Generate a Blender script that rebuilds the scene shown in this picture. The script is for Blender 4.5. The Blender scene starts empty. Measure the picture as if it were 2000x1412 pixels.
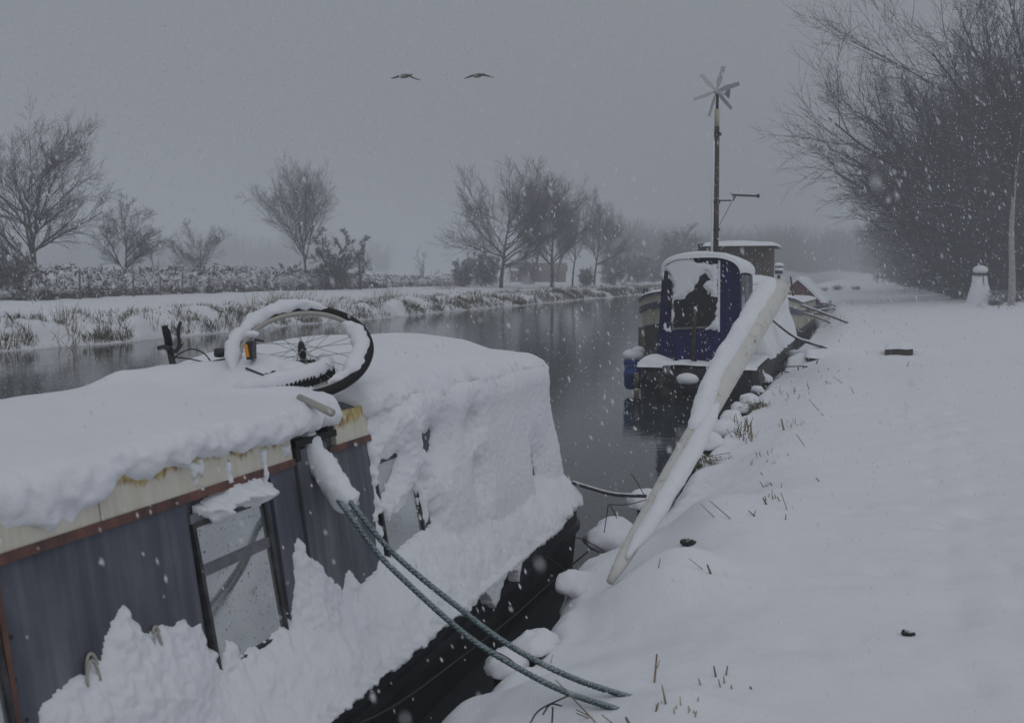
import bpy, math, random
import numpy as np
from mathutils import Vector, Matrix

# ------------------------------------------------------------------ camera, sky, sun, exposure
sc = bpy.context.scene
CAM_H = 2.24
TH = math.atan(171 / 2000)
PH = math.atan(690 / 2000 * math.cos(TH))
cam = bpy.data.cameras.new('camera'); cam_o = bpy.data.objects.new('camera', cam)
sc.collection.objects.link(cam_o); sc.camera = cam_o
cam.lens = 36; cam.sensor_width = 36; cam.clip_start = 0.05; cam.clip_end = 3000
cam_o.location = (0, 0, CAM_H); cam_o.rotation_euler = (math.pi / 2 - TH, 0, PH)
cam.dof.use_dof = True; cam.dof.focus_distance = 9.0; cam.dof.aperture_fstop = 4.5

SUN_EL, SUN_AZ = math.radians(52), math.radians(140)
w = bpy.data.worlds.new('World'); sc.world = w; w.use_nodes = True
nt = w.node_tree; nt.nodes.clear()
def wn(t, **k):
    n = nt.nodes.new(t)
    for a, b in k.items(): setattr(n, a, b)
    return n
wo = wn('ShaderNodeOutputWorld'); bg = wn('ShaderNodeBackground'); nt.links.new(bg.outputs[0], wo.inputs[0])
sky = wn('ShaderNodeTexSky', sky_type='NISHITA'); sky.sun_disc = False
sky.sun_elevation = SUN_EL; sky.sun_rotation = SUN_AZ
hs = wn('ShaderNodeHueSaturation'); hs.inputs['Saturation'].default_value = 0.15; hs.inputs['Value'].default_value = 0.012
nt.links.new(sky.outputs[0], hs.inputs['Color'])
tc = wn('ShaderNodeTexCoord'); sx = wn('ShaderNodeSeparateXYZ'); nt.links.new(tc.outputs['Generated'], sx.inputs[0])
mr = wn('ShaderNodeMapRange'); nt.links.new(sx.outputs['Z'], mr.inputs[0])
mr.inputs[1].default_value = 0; mr.inputs[2].default_value = 1; mr.inputs[3].default_value = 2.4; mr.inputs[4].default_value = 3.1
vm = wn('ShaderNodeVectorMath', operation='SCALE'); vm.inputs[0].default_value = (0.93, 1.0, 1.12)
nt.links.new(mr.outputs[0], vm.inputs['Scale'])
ad = wn('ShaderNodeVectorMath', operation='ADD'); nt.links.new(vm.outputs[0], ad.inputs[0]); nt.links.new(hs.outputs[0], ad.inputs[1])
nt.links.new(ad.outputs[0], bg.inputs[0]); bg.inputs[1].default_value = 0.1

sun = bpy.data.lights.new('sun', 'SUN'); sun.energy = 0.5; sun.angle = math.radians(70); sun.color = (1.0, 0.98, 0.96)
sun_o = bpy.data.objects.new('sun', sun); sc.collection.objects.link(sun_o)
sd = Vector((math.sin(SUN_AZ) * math.cos(SUN_EL), math.cos(SUN_AZ) * math.cos(SUN_EL), math.sin(SUN_EL)))
sun_o.rotation_euler = sd.to_track_quat('Z', 'Y').to_euler()
vs = sc.view_settings
sc.display_settings.display_device = 'sRGB'
vs.view_transform = 'Standard'; vs.look = 'None'; vs.exposure = 0; vs.gamma = 1; vs.use_curve_mapping = False
sc.cycles.use_denoising = True
sc.cycles.max_bounces = 5; sc.cycles.diffuse_bounces = 2; sc.cycles.glossy_bounces = 3
sc.cycles.transmission_bounces = 4; sc.cycles.volume_bounces = 2; sc.cycles.transparent_max_bounces = 6

# ------------------------------------------------------------------ helpers
rng = np.random.default_rng(11); random.seed(11)
C = sc.collection
_c, _s = math.cos(PH), math.sin(PH)
RT = np.array([_c, _s, 0.]); F0 = np.array([-_s, _c, 0.]); ZZ = np.array([0, 0, 1.])
FW = F0 * math.cos(TH) - ZZ * math.sin(TH); UP = F0 * math.sin(TH) + ZZ * math.cos(TH); CP = np.array([0, 0, CAM_H])
def ray(px, py): return FW + RT * (px - 1000) / 2000 + UP * (706 - py) / 2000
def onz(px, py, z): r = ray(px, py); return CP + r * ((z - CAM_H) / r[2])
def onx(px, py, x): r = ray(px, py); return CP + r * (x / r[0])
def ony(px, py, y): r = ray(px, py); return CP + r * (y / r[1])
def dep(px, py, d): return CP + ray(px, py) * d

_P = np.random.default_rng(5).permutation(512).astype(np.int64); _P = np.concatenate([_P, _P, _P])
_G = np.random.default_rng(6).normal(size=(512, 3)); _G /= np.linalg.norm(_G, axis=1)[:, None]
def noise(p):
    p = np.asarray(p, float); i = np.floor(p).astype(np.int64); f = p - i; i &= 511
    u = f * f * f * (f * (f * 6 - 15) + 10)
    def g(a, b, c):
        h = _P[_P[_P[(i[..., 0] + a) & 511] + ((i[..., 1] + b) & 511)] + ((i[..., 2] + c) & 511)]
        gr = _G[h & 511]
        return gr[..., 0] * (f[..., 0] - a) + gr[..., 1] * (f[..., 1] - b) + gr[..., 2] * (f[..., 2] - c)
    L = lambda a, b, t: a + (b - a) * t
    x0 = L(L(g(0,0,0), g(1,0,0), u[..., 0]), L(g(0,1,0), g(1,1,0), u[..., 0]), u[..., 1])
    x1 = L(L(g(0,0,1), g(1,0,1), u[..., 0]), L(g(0,1,1), g(1,1,1), u[..., 0]), u[..., 1])
    return L(x0, x1, u[..., 2]) * 1.6
def fbm(p, o=3, lac=2.1, g=0.5):
    p = np.asarray(p, float); r = 0; a = 1
    for k in range(o): r = r + a * noise(p + 17.3 * k); p = p * lac; a *= g
    return r
def n1(t, s=1., k=0.): t = np.asarray(t, float); return noise(np.stack([t * s, np.full_like(t, 3.7 + k), np.full_like(t, 9.1 + k)], -1))
def sst(a, b, x): t = np.clip((x - a) / (b - a), 0, 1); return t * t * (3 - 2 * t)

def tag(o, label=None, cat=None, group=None, kind=None):
    if label: o['label'] = label
    if cat: o['category'] = cat
    if group: o['group'] = group
    if kind: o['kind'] = kind
    return o
def thing(name, label, cat, loc=(0, 0, 0), group=None):
    o = bpy.data.objects.new(name, None); C.objects.link(o); o.location = [float(a) for a in loc]; o.empty_display_size = 0.2
    return tag(o, label, cat, group)
def flist(F): return F if isinstance(F, list) and len(F) and np.ndim(F[0]) == 2 else [np.asarray(F)]
def raw(name, V, F, smooth=True):
    """V (n,3), F (m,k) all same k, or list of such arrays"""
    me = bpy.data.meshes.new(name); V = np.asarray(V, np.float32).reshape(-1, 3)
    Fs = flist(F)
    Fs = [np.asarray(f, np.int32) for f in Fs if len(f)]
    nl = sum(f.size for f in Fs); npoly = sum(len(f) for f in Fs)
    me.vertices.add(len(V)); me.vertices.foreach_set('co', V.ravel())
    me.loops.add(nl); me.loops.foreach_set('vertex_index', np.concatenate([f.ravel() for f in Fs]))
    tot = np.concatenate([np.full(len(f), f.shape[1], np.int32) for f in Fs])
    st = np.concatenate([[0], np.cumsum(tot)[:-1]]).astype(np.int32)
    me.polygons.add(npoly); me.polygons.foreach_set('loop_start', st)
    try: me.polygons.foreach_set('loop_total', tot)
    except Exception: pass
    me.polygons.foreach_set('use_smooth', np.full(npoly, smooth))
    me.update(calc_edges=True); me.validate()
    return me
def put(name, me, mat, parent=None):
    o = bpy.data.objects.new(name, me); C.objects.link(o)
    if mat is not None and len(me.materials) == 0: me.materials.append(mat)
    if parent is not None:
        o.parent = parent
        if parent.parent is None: o.location = -Vector(parent.location)
    return o
def mk(name, V, F, mat, parent=None, smooth=True): return put(name, raw(name, V, F, smooth), mat, parent)
def gridF(a, b, off=0, wrap=False):
    i, j = np.meshgrid(np.arange(a - 1), np.arange(b if wrap else b - 1), indexing='ij'); j2 = (j + 1) % b
    return np.stack([i * b + j, i * b + j2, (i + 1) * b + j2, (i + 1) * b + j], -1).reshape(-1, 4) + off
def grid(name, P, mat, parent=None, mask=None, smooth=True, flip=False):
    a, b = P.shape[:2]; F = gridF(a, b)
    if mask is not None:
        m = mask.ravel(); F = F[m[F].any(1)]
        used = np.unique(F); re = np.full(a * b, -1); re[used] = np.arange(len(used)); F = re[F]; V = P.reshape(-1, 3)[used]
    else: V = P.reshape(-1, 3)
    if flip: F = F[:, ::-1]
    return mk(name, V, F, mat, parent, smooth)
class MB:
    """collects boxes, tubes, lofts into one mesh (one part)"""
    def __init__(s): s.V = []; s.F = {}; s.n = 0
    def add(s, V, F):
        V = np.asarray(V, float).reshape(-1, 3)
        for f in flist(F):
            f = np.asarray(f, int)
            if len(f): s.F.setdefault(f.shape[1], []).append(f + s.n)
        s.V.append(V); s.n += len(V); return s
    def box(s, c, d, M=None):
        v = np.array([[x, y, z] for x in (-.5, .5) for y in (-.5, .5) for z in (-.5, .5)]) * np.array(d)
        if M is not None: v = v @ np.array(M).T
        return s.add(v + np.array(c), [[0,1,3,2],[4,6,7,5],[0,4,5,1],[2,3,7,6],[0,2,6,4],[1,5,7,3]])
    def prism(s, poly, axis_vec):
        p = np.asarray(poly, float); n = len(p); s.add(np.concatenate([p, p + np.array(axis_vec)]), np.array([[i, (i+1) % n, n + (i+1) % n, n + i] for i in range(n)]))
        k = s.n - 2 * n
        for o, r in ((0, -1), (n, 1)):
            ids = np.arange(n)[::r] + k + o; s.F.setdefault(n, []).append(ids[None])
        return s
    def tube(s, path, r, n=6, cap=True, flat=None):
        p = np.asarray(path, float); m = len(p); r = np.broadcast_to(np.asarray(r, float), (m,))
        t = np.gradient(p, axis=0); t /= np.linalg.norm(t, axis=1)[:, None] + 1e-9
        ref = np.array([0, 0, 1.]) if abs(t[:, 2]).mean() < .9 else np.array([1., 0, 0])
        a = np.cross(t, ref); a /= np.linalg.norm(a, axis=1)[:, None] + 1e-9; b = np.cross(a, t)
        th = np.linspace(0, 2 * math.pi, n, endpoint=False)
        fb = 1 if flat is None else flat
        V = p[:, None] + r[:, None, None] * (np.cos(th)[None, :, None] * a[:, None] + fb * np.sin(th)[None, :, None] * b[:, None])
        F = [gridF(m, n, 0, True)[:, ::-1]]
        if cap: F += [np.arange(n)[None], (np.arange(n)[::-1] + (m - 1) * n)[None]]
        return s.add(V.reshape(-1, 3), F)
    def ball(s, c, r, nu=12, nv=8, amp=0., sc_=3., zcut=None):
        u = np.linspace(0, 2 * math.pi, nu, endpoint=False); v = np.linspace(-math.pi / 2, math.pi / 2, nv)
        D = np.stack([np.cos(v)[:, None] * np.cos(u), np.cos(v)[:, None] * np.sin(u), np.sin(v)[:, None] + 0 * u], -1)
        c = np.asarray(c, float); P = D * np.asarray(r, float)
        if amp: P = P * (1 + amp * fbm(P * sc_ + c * 7.3, 3)[..., None])
        if zcut is not None: P[..., 2] = np.where(P[..., 2] < zcut, zcut + (P[..., 2] - zcut) * .25, P[..., 2])
        return s.add((P + c).reshape(-1, 3), gridF(nv, nu, 0, True))
    def build(s, name, mat, parent=None, smooth=False):
        return mk(name, np.concatenate(s.V), [np.concatenate(f) for f in s.F.values()], mat, parent, smooth)
def spline(pts, n=8):
    p = np.asarray(pts, float); out = []
    q = np.concatenate([[2 * p[0] - p[1]], p, [2 * p[-1] - p[-2]]])
    for i in range(len(p) - 1):
        a, b, c, d = q[i:i + 4]
        for t in np.linspace(0, 1, n, endpoint=False):
            out.append(.5 * (2 * b + (c - a) * t + (2 * a - 5 * b + 4 * c - d) * t * t + (3 * b - a - 3 * c + d) * t ** 3))
    return np.array(out + [p[-1]])
def copy_tree(root, loc, rz=0., s=1.):
    r = root.copy(); C.objects.link(r); r.location = [float(a) for a in loc]; r.rotation_euler = (0, 0, rz); r.scale = (s, s, s) if np.isscalar(s) else s
    for ch in list(root.children):
        c = ch.copy(); C.objects.link(c); c.parent = r
    return r

# ------------------------------------------------------------------ materials
def mat(name, col, rough=.7, spec=.3, metal=0., build=None):
    m = bpy.data.materials.new(name); m.use_nodes = True
    t = m.node_tree; b = t.nodes['Principled BSDF']
    b.inputs['Base Color'].default_value = (*col, 1); b.inputs['Roughness'].default_value = rough
    b.inputs['Specular IOR Level'].default_value = spec; b.inputs['Metallic'].default_value = metal
    if build: build(t, b)
    return m
def nd(t, typ, **k):
    n = t.nodes.new(typ)
    for a, v in k.items():
        if a.startswith('i_'): n.inputs[a[2:].replace('_', ' ')].default_value = v
        else: setattr(n, a, v)
    return n
def coord(t, scale=(1, 1, 1), geo=False):
    tc = nd(t, 'ShaderNodeTexCoord'); mp = nd(t, 'ShaderNodeMapping'); mp.inputs['Scale'].default_value = scale
    if geo:
        g = nd(t, 'ShaderNodeNewGeometry'); t.links.new(g.outputs['Position'], mp.inputs[0])
    else: t.links.new(tc.outputs['Object'], mp.inputs[0])
    return mp.outputs[0]
def tnoise(t, scale, det=4, co=None, rough=.55):
    n = nd(t, 'ShaderNodeTexNoise'); n.inputs['Scale'].default_value = scale; n.inputs['Detail'].default_value = det; n.inputs['Roughness'].default_value = rough
    if co is not None: t.links.new(co, n.inputs['Vector'])
    return n.outputs['Fac']
def ramp(t, fac, stops):
    r = nd(t, 'ShaderNodeValToRGB'); t.links.new(fac, r.inputs[0]); e = r.color_ramp.elements
    while len(e) < len(stops): e.new(.5)
    for k, (p, c) in enumerate(stops): e[k].position = p; e[k].color = (*c, 1) if len(c) == 3 else c
    return r.outputs[0]
def mixc(t, fac, a, b, mode='MIX'):
    m = nd(t, 'ShaderNodeMix', data_type='RGBA', blend_type=mode)
    for s, v in ((m.inputs[0], fac), (m.inputs[6], a), (m.inputs[7], b)):
        if hasattr(v, 'is_linked'): t.links.new(v, s)
        else: s.default_value = v if np.isscalar(v) else (*v, 1)
    return m.outputs[2]
def math_(t, op, a, b=0., clamp=False):
    m = nd(t, 'ShaderNodeMath', operation=op, use_clamp=clamp)
    for s, v in ((m.inputs[0], a), (m.inputs[1], b)):
        if hasattr(v, 'is_linked'): t.links.new(v, s)
        else: s.default_value = v
    return m.outputs[0]
def bump(t, b, h, dist=.01, strength=.5, prev=None):
    n = nd(t, 'ShaderNodeBump'); n.inputs['Distance'].default_value = dist; n.inputs['Strength'].default_value = strength
    t.links.new(h, n.inputs['Height'])
    if prev is not None: t.links.new(prev, n.inputs['Normal'])
    t.links.new(n.outputs[0], b.inputs['Normal']); return n.outputs[0]
def maprange(t, v, a, b, c=0., d=1.):
    m = nd(t, 'ShaderNodeMapRange'); t.links.new(v, m.inputs[0])
    for k, q in zip((1, 2, 3, 4), (a, b, c, d)): m.inputs[k].default_value = q
    return m.outputs[0]
SNOW = (.83, .845, .885)
def b_snow(t, b):
    co = coord(t); n = tnoise(t, 2.2, 3, co); c = ramp(t, n, [(.3, (.80, .82, .87)), (.7, (.85, .86, .89))])
    t.links.new(c, b.inputs['Base Color'])
    p = bump(t, b, tnoise(t, 90, 4, co, .65), .006, .55); bump(t, b, tnoise(t, 14, 3, co), .02, .35, p)
M_snow = mat('snow', SNOW, .8, .25, build=b_snow)
def snow_top(col, lo=.25, hi=.65, var=None, sc_=3., patch=.35, scn=None):
    """a surface whose upward faces carry settled snow"""
    def f(t, b):
        co = coord(t); base = ramp(t, tnoise(t, scn or sc_ * 3, 4, co), [(.3, tuple(c * .65 for c in col)), (.7, tuple(min(1, c * 1.35) for c in (var or col)))])
        g = nd(t, 'ShaderNodeNewGeometry'); s = nd(t, 'ShaderNodeSeparateXYZ'); t.links.new(g.outputs['Normal'], s.inputs[0])
        z = math_(t, 'ADD', s.outputs['Z'], math_(t, 'MULTIPLY', math_(t, 'SUBTRACT', tnoise(t, sc_, 3, co), .5), patch * 2))
        t.links.new(mixc(t, maprange(t, z, lo, hi), base, SNOW), b.inputs['Base Color'])
    return f
M_bank = mat('bank_snow', SNOW, .85, .2, build=lambda t, b: (snow_top((.045, .038, .03), .12, .3, (.07, .065, .04), 6, .1)(t, b),
     bump(t, b, tnoise(t, 9, 3, coord(t)), .03, .3, bump(t, b, tnoise(t, 70, 4, coord(t), .65), .008, .55))))
M_bark = mat('bark', (.03, .028, .026), .9, .1, build=snow_top((.035, .033, .03), .55, .95, sc_=2.5, patch=.45))
M_bark_d = mat('dark_bark', (.022, .021, .02), .9, .1, build=snow_top((.024, .022, .02), .7, 1.1, sc_=2.5, patch=.45))
M_bark_p = mat('pale_bark', (.34, .33, .31), .85, .1, build=snow_top((.34, .33, .31), .4, .9, sc_=4, patch=.4))
M_twig = mat('twig', (.03, .027, .026), .95, .05, build=snow_top((.035, .031, .03), .75, 1.15, sc_=1.5, patch=.3))
M_bramble = mat('bramble', (.07, .065, .05), .95, .05, build=snow_top((.055, .048, .042), .2, .7, sc_=2, patch=.55))
M_grass = mat('green_reed', (.07, .08, .035), .9, .1, build=snow_top((.055, .07, .03), .5, .95, (.14, .12, .06), 2, .4, 1.2))
M_straw = mat('straw', (.25, .2, .11), .85, .1, build=lambda t, b: t.links.new(ramp(t, tnoise(t, 6, 2, coord(t)), [(.35, (.10, .075, .045)), (.65, (.36, .30, .19))]), b.inputs['Base Color']))
def b_flake(t, b):
    d = nd(t, 'ShaderNodeBsdfDiffuse'); tr = nd(t, 'ShaderNodeBsdfTranslucent'); m = nd(t, 'ShaderNodeMixShader'); m.inputs[0].default_value = .5
    for k in (d, tr): k.inputs['Color'].default_value = (.95, .95, .96, 1)
    t.links.new(d.outputs[0], m.inputs[1]); t.links.new(tr.outputs[0], m.inputs[2]); t.links.new(m.outputs[0], t.nodes['Material Output'].inputs['Surface'])
M_flake = mat('snowflake', (.9, .9, .92), .9, .1, build=b_flake)

def b_water(t, b):
    co = coord(t, (1, 1, 1)); co2 = coord(t, (.35, .12, 1))
    h = math_(t, 'ADD', math_(t, 'MULTIPLY', tnoise(t, 5.5, 3, co), .5), tnoise(t, 2.0, 2, co2))
    bump(t, b, h, .012, .55)
    b.inputs['IOR'].default_value = 1.333
M_water = mat('canal_water', (.042, .05, .05), .07, .5, build=b_water)
M_mud = mat('mud', (.03, .028, .022), .95, .1)

def streaks(dark, mid, light, seed=0.):
    def f(t, b):
        co = coord(t, (1, 9, .55)); co2 = coord(t, (1, 19, 1.1))
        bl = math_(t, 'ADD', math_(t, 'MULTIPLY', tnoise(t, 1.3, 5, co), .5), math_(t, 'MULTIPLY', tnoise(t, 3.2, 5, coord(t, (1, 1, .6)), .6), .5))
        a = ramp(t, bl, [(.34, dark), (.5, mid), (.66, light)])
        k = ramp(t, tnoise(t, 2.5, 4, co2), [(.35, (.86, .86, .86)), (.6, (1, 1, 1))])
        sp = ramp(t, tnoise(t, 240, 1, coord(t)), [(.66, (1, 1, 1)), (.72, (1.35, 1.35, 1.35))])
        t.links.new(mixc(t, 1., mixc(t, 1., a, k, 'MULTIPLY'), sp, 'MULTIPLY'), b.inputs['Base Color'])
        bump(t, b, tnoise(t, 3, 5, co2), .002, .25)
    return f
M_panel = mat('weathered_grey_blue_paint', (.15, .16, .2), .55, .35, build=streaks((.04, .044, .06), (.098, .106, .135), (.17, .18, .21)))
M_panel2 = mat('weathered_grey_ply', (.2, .2, .22), .65, .3, build=streaks((.065, .072, .085), (.125, .135, .155), (.22, .228, .24)))
def b_cream(t, b):
    co = coord(t, (1, 14, 1.5)); g = coord(t, (1, 1, 1))
    base = ramp(t, tnoise(t, 2, 5, co), [(.3, (.58, .55, .45)), (.55, (.67, .64, .54)), (.8, (.72, .70, .62))])
    s = nd(t, 'ShaderNodeSeparateXYZ'); t.links.new(g, s.inputs[0])
    h = math_(t, 'ADD', s.outputs['Z'], math_(t, 'MULTIPLY', math_(t, 'SUBTRACT', tnoise(t, 1.2, 5, coord(t, (1, 12, 2))), .5), .16))
    rust = ramp(t, tnoise(t, 5, 5, coord(t, (1, 5, 3))), [(.40, (.56, .47, .2)), (.5, (.44, .31, .12)), (.58, (.20, .09, .055))])
    t.links.new(mixc(t, maprange(t, h, 1.535, 1.56), base, rust), b.inputs['Base Color'])
M_cream = mat('cream_paint_rust', (.68, .65, .54), .55, .35, build=b_cream)
M_red = mat('red_oxide_paint', (.2, .07, .05), .6, .3, build=lambda t, b: t.links.new(ramp(t, tnoise(t, 2, 5, coord(t, (1, 6, 3))), [(.3, (.05, .032, .032)), (.5, (.12, .062, .052)), (.7, (.20, .09, .066))]), b.inputs['Base Color']))
def b_hull(t, b):
    co = coord(t, (1, 1, 2.5)); t.links.new(ramp(t, tnoise(t, 3, 6, co), [(.35, (.018, .02, .022)), (.6, (.032, .034, .037)), (.8, (.075, .073, .07))]), b.inputs['Base Color'])
    bump(t, b, tnoise(t, 8, 4, co), .006, .4)
M_hull = mat('black_hull', (.03, .03, .03), .5, .4, build=b_hull)
M_hull_rust = mat('black_hull_rusty', (.03, .03, .03), .6, .3, build=lambda t, b: t.links.new(ramp(t, tnoise(t, 4, 6, coord(t, (1.5, 1, 1))), [(.4, (.016, .018, .02)), (.58, (.04, .04, .036)), (.72, (.12, .11, .09)), (.8, (.10, .06, .035))]), b.inputs['Base Color']))
def b_pane(t, b):
    co = coord(t); sp = ramp(t, tnoise(t, 85, 2, co), [(.64, (.62, .64, .64)), (.70, (.10, .11, .11))])
    d = ramp(t, tnoise(t, 3, 4, co), [(.35, (.78, .78, .8)), (.7, (1, 1, 1))])
    t.links.new(mixc(t, 1., sp, d, 'MULTIPLY'), b.inputs['Base Color'])
    t.links.new(ramp(t, tnoise(t, 4, 4, co), [(.4, (.02,) * 3), (.7, (.14,) * 3)]), b.inputs['Roughness'])
M_pane = mat('mirrored_window_film', (.6, .62, .62), .05, .5, .75, build=b_pane)
M_frame = mat('dark_rubber_frame', (.03, .03, .033), .5, .4, build=lambda t, b: t.links.new(ramp(t, tnoise(t, 14, 4, coord(t)), [(.4, (.02, .02, .022)), (.7, (.075, .075, .08))]), b.inputs['Base Color']))
M_alu = mat('dull_grey_aluminium', (.2, .2, .215), .45, .5, .3, build=lambda t, b: t.links.new(ramp(t, tnoise(t, 12, 4, coord(t)), [(.35, (.11, .11, .125)), (.7, (.25, .25, .27))]), b.inputs['Base Color']))
M_black = mat('black_rubber', (.018, .018, .02), .75, .3)
M_blackp = mat('black_metal', (.025, .025, .028), .45, .5)
M_steel = mat('dull_steel', (.30, .30, .31), .4, .5, .7)
M_rim = mat('bare_alloy_rim', (.42, .41, .37), .5, .4, .2)
M_amber = mat('amber_reflector', (.75, .28, .02), .25, .5)
def b_rope(t, b):
    co = coord(t); g = nd(t, 'ShaderNodeNewGeometry'); s = nd(t, 'ShaderNodeSeparateXYZ'); t.links.new(g.outputs['Normal'], s.inputs[0])
    f = math_(t, 'ADD', math_(t, 'MULTIPLY', s.outputs['Z'], .12), tnoise(t, 230, 3, co, .75))
    t.links.new(ramp(t, f, [(.40, (.03, .06, .06)), (.54, (.07, .115, .115)), (.63, (.42, .47, .5))]), b.inputs['Base Color'])
M_rope = mat('frosted_green_rope', (.03, .07, .07), .9, .1, build=b_rope)
M_rope_g = mat('grey_rope', (.06, .06, .06), .9, .1, build=snow_top((.06, .062, .06), .5, .9, sc_=20, patch=.4))
def b_pole(t, b):
    co = coord(t); n = tnoise(t, 7, 6, co, .7)
    t.links.new(ramp(t, n, [(.27, (.055, .05, .035)), (.33, (.36, .34, .28)), (.42, (.62, .615, .575)), (.8, (.71, .705, .67))]), b.inputs['Base Color'])
    bump(t, b, n, .006, .5)
M_line = mat('dark_line', (.05, .052, .055), .9, .1)
M_pole = mat('flaking_white_paint', (.65, .64, .58), .65, .25, build=b_pole)
M_wood = mat('old_timber', (.10, .08, .055), .9, .1, build=snow_top((.095, .08, .058), .6, .95, (.15, .13, .09), 7, .3))
M_wood_d = mat('dark_wet_timber', (.045, .035, .026), .85, .2, build=snow_top((.045, .036, .026), .6, .95, (.07, .055, .04), 7, .3))
def b_canvas(t, b):
    co = coord(t, (2, 2, .5)); t.links.new(ramp(t, tnoise(t, 3, 4, co), [(.3, (.006, .008, .032)), (.6, (.010, .014, .078)), (.8, (.018, .032, .19))]), b.inputs['Base Color'])
    bump(t, b, tnoise(t, 4, 3, coord(t, (1.5, 1.5, .35))), .05, .5)
M_canvas = mat('navy_canvas', (.02, .025, .14), .75, .2, build=b_canvas)
M_clear = mat('dark_plastic_window', (.010, .011, .014), .3, .3)
M_brown = mat('brown_plywood', (.13, .075, .045), .8, .2, build=lambda t, b: t.links.new(ramp(t, tnoise(t, 1.5, 5, coord(t, (3, 3, .6))), [(.3, (.06, .048, .04)), (.6, (.105, .082, .065)), (.8, (.15, .11, .082))]), b.inputs['Base Color']))
M_bargec = mat('cream_barge_paint', (.5, .47, .36), .5, .4, build=lambda t, b: t.links.new(ramp(t, tnoise(t, 1.2, 5, coord(t, (2, 2, .5))), [(.3, (.36, .34, .26)), (.7, (.55, .52, .41))]), b.inputs['Base Color']))
M_navy = mat('dark_blue_grey_paint', (.05, .06, .09), .5, .4, build=snow_top((.045, .055, .085), .75, 1.05, sc_=6, patch=.3))
M_maroon = mat('maroon_paint', (.13, .025, .03), .55, .35)
M_barrel = mat('blue_plastic_barrel', (.02, .06, .26), .4, .4, build=lambda t, b: t.links.new(ramp(t, tnoise(t, 5, 4, coord(t)), [(.35, (.012, .035, .17)), (.7, (.03, .085, .32))]), b.inputs['Base Color']))
M_scarf = mat('black_scarf', (.02, .02, .025), .95, .1)
M_blade = mat('pale_grey_blade', (.5, .5, .52), .5, .4)
M_plumage = mat('grey_brown_plumage', (.06, .055, .05), .9, .1)
M_belly = mat('pale_plumage', (.26, .24, .21), .9, .1)
M_brick = mat('faded_brick', (.22, .12, .085), .9, .1, build=lambda t, b: t.links.new(ramp(t, tnoise(t, 1.5, 5, coord(t)), [(.3, (.15, .12, .10)), (.7, (.22, .17, .145))]), b.inputs['Base Color']))
M_coat = mat('dark_winter_coat', (.03, .032, .04), .9, .1)
M_stone = mat('dark_stone', (.035, .033, .03), .85, .2, build=snow_top((.035, .033, .03), .75, 1.0, sc_=20, patch=.2))

# ------------------------------------------------------------------ the setting
# near bank: towpath under snow
XE = -1.6
def bank_edge(y):
    y = np.asarray(y, float)
    return XE - .16 * (1 - sst(4.0, 4.7, y)) - .20 * np.exp(-((y - 6.35) / .6) ** 2) - .7 * sst(38, 52, y) - 6 * sst(55, 170, y) + .09 * n1(y, .7) + .05 * n1(y, 2.3, 4) + .03 * n1(y, 6, 8) * np.exp(-np.clip(y - 15, 0, None) / 12)
BUMPS = []   # (x, y, rx, ry, h)
def addb(px, py, z, rx, ry, h): p = onz(px, py, z); BUMPS.append((p[0], p[1], rx, ry, h))
addb(1310, 1065, .75, .30, .34, .24); addb(1375, 985, .7, .28, .4, .16); addb(1230, 1040, .6, .22, .3, .12); addb(1150, 1090, .5, .20, .2, .05)
addb(1205, 1125, .58, .22, .2, .08); addb(1160, 1290, .55, .30, .2, .05); addb(1050, 1340, .5, .3, .18, .08)
addb(1320, 1375, .62, .22, .10, .05); addb(1480, 1000, .6, .4, .7, .08); addb(1500, 880, .6, .35, .8, .07)
addb(1560, 690, .6, .8, .35, .18); addb(1620, 690, .6, .8, .4, .10); addb(1760, 682, .7, .9, .4, .10)
addb(1290, 1120, .6, .35, .09, -.10); addb(1345, 1066, .68, .07, .06, -.12); addb(1640, 800, .6, .6, 1.2, .05)
for px, py in ((1850, 1030), (1650, 1000), (1780, 990), (1730, 1110), (1900, 1000), (1620, 1130), (1560, 1250), (1870, 1170)):
    addb(px, py, .64, .11, .08, -.03)
_r = np.random.default_rng(9)
for k in range(26): BUMPS.append((.55 + .012 * k + (.14 if k % 2 else -.14) + _r.normal() * .04, 3.6 + k * .36 + _r.normal() * .05, .075, .14, -.026 - .01 * _r.random()))
def ground_z(x, y):
    x = np.asarray(x, float); y = np.asarray(y, float); e = bank_edge(y); d = np.clip(x - e, 0, None)
    z = .33 + .29 * sst(0, 1.25, d)
    z = z - .16 * np.clip(1 - d / .16, 0, 1) ** 2
    z = z + .052 * np.clip(x - .4, 0, 9) - .0 * x
    f = sst(0, .8, d)
    z = z + f * (.055 * noise(np.stack([x * .5, y * .35, 0 * x], -1)) + .02 * fbm(np.stack([x * 1.7, y * 1.5, 0 * x + 5], -1), 3) + .006 * fbm(np.stack([x * 6, y * 6, 0 * x + 9], -1), 2))
    z = z + (1 - f) * .05 * fbm(np.stack([x * 2.5, y * 2.5, 0 * x + 2], -1), 3)
    for bx, by, rx, ry, h in BUMPS: z = z + h * np.exp(-((x - bx) / rx) ** 2 - ((y - by) / ry) ** 2)
    return z
ys = np.concatenate([np.arange(-8, 1.5, .25), np.arange(1.5, 13, .03), 13 * np.exp(np.linspace(0, math.log(620 / 13), 300))])
ds = np.concatenate([np.linspace(0, .16, 9), np.arange(.19, 3.2, .035), 3.2 * np.exp(np.linspace(0, math.log(250 / 3.2), 50))[1:]])
Yg, Dg = np.meshgrid(ys, ds, indexing='ij'); Eg = bank_edge(Yg)
Pg = np.stack([Eg + Dg, Yg, ground_z(Eg + Dg, Yg)], -1)
wall = []
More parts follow.
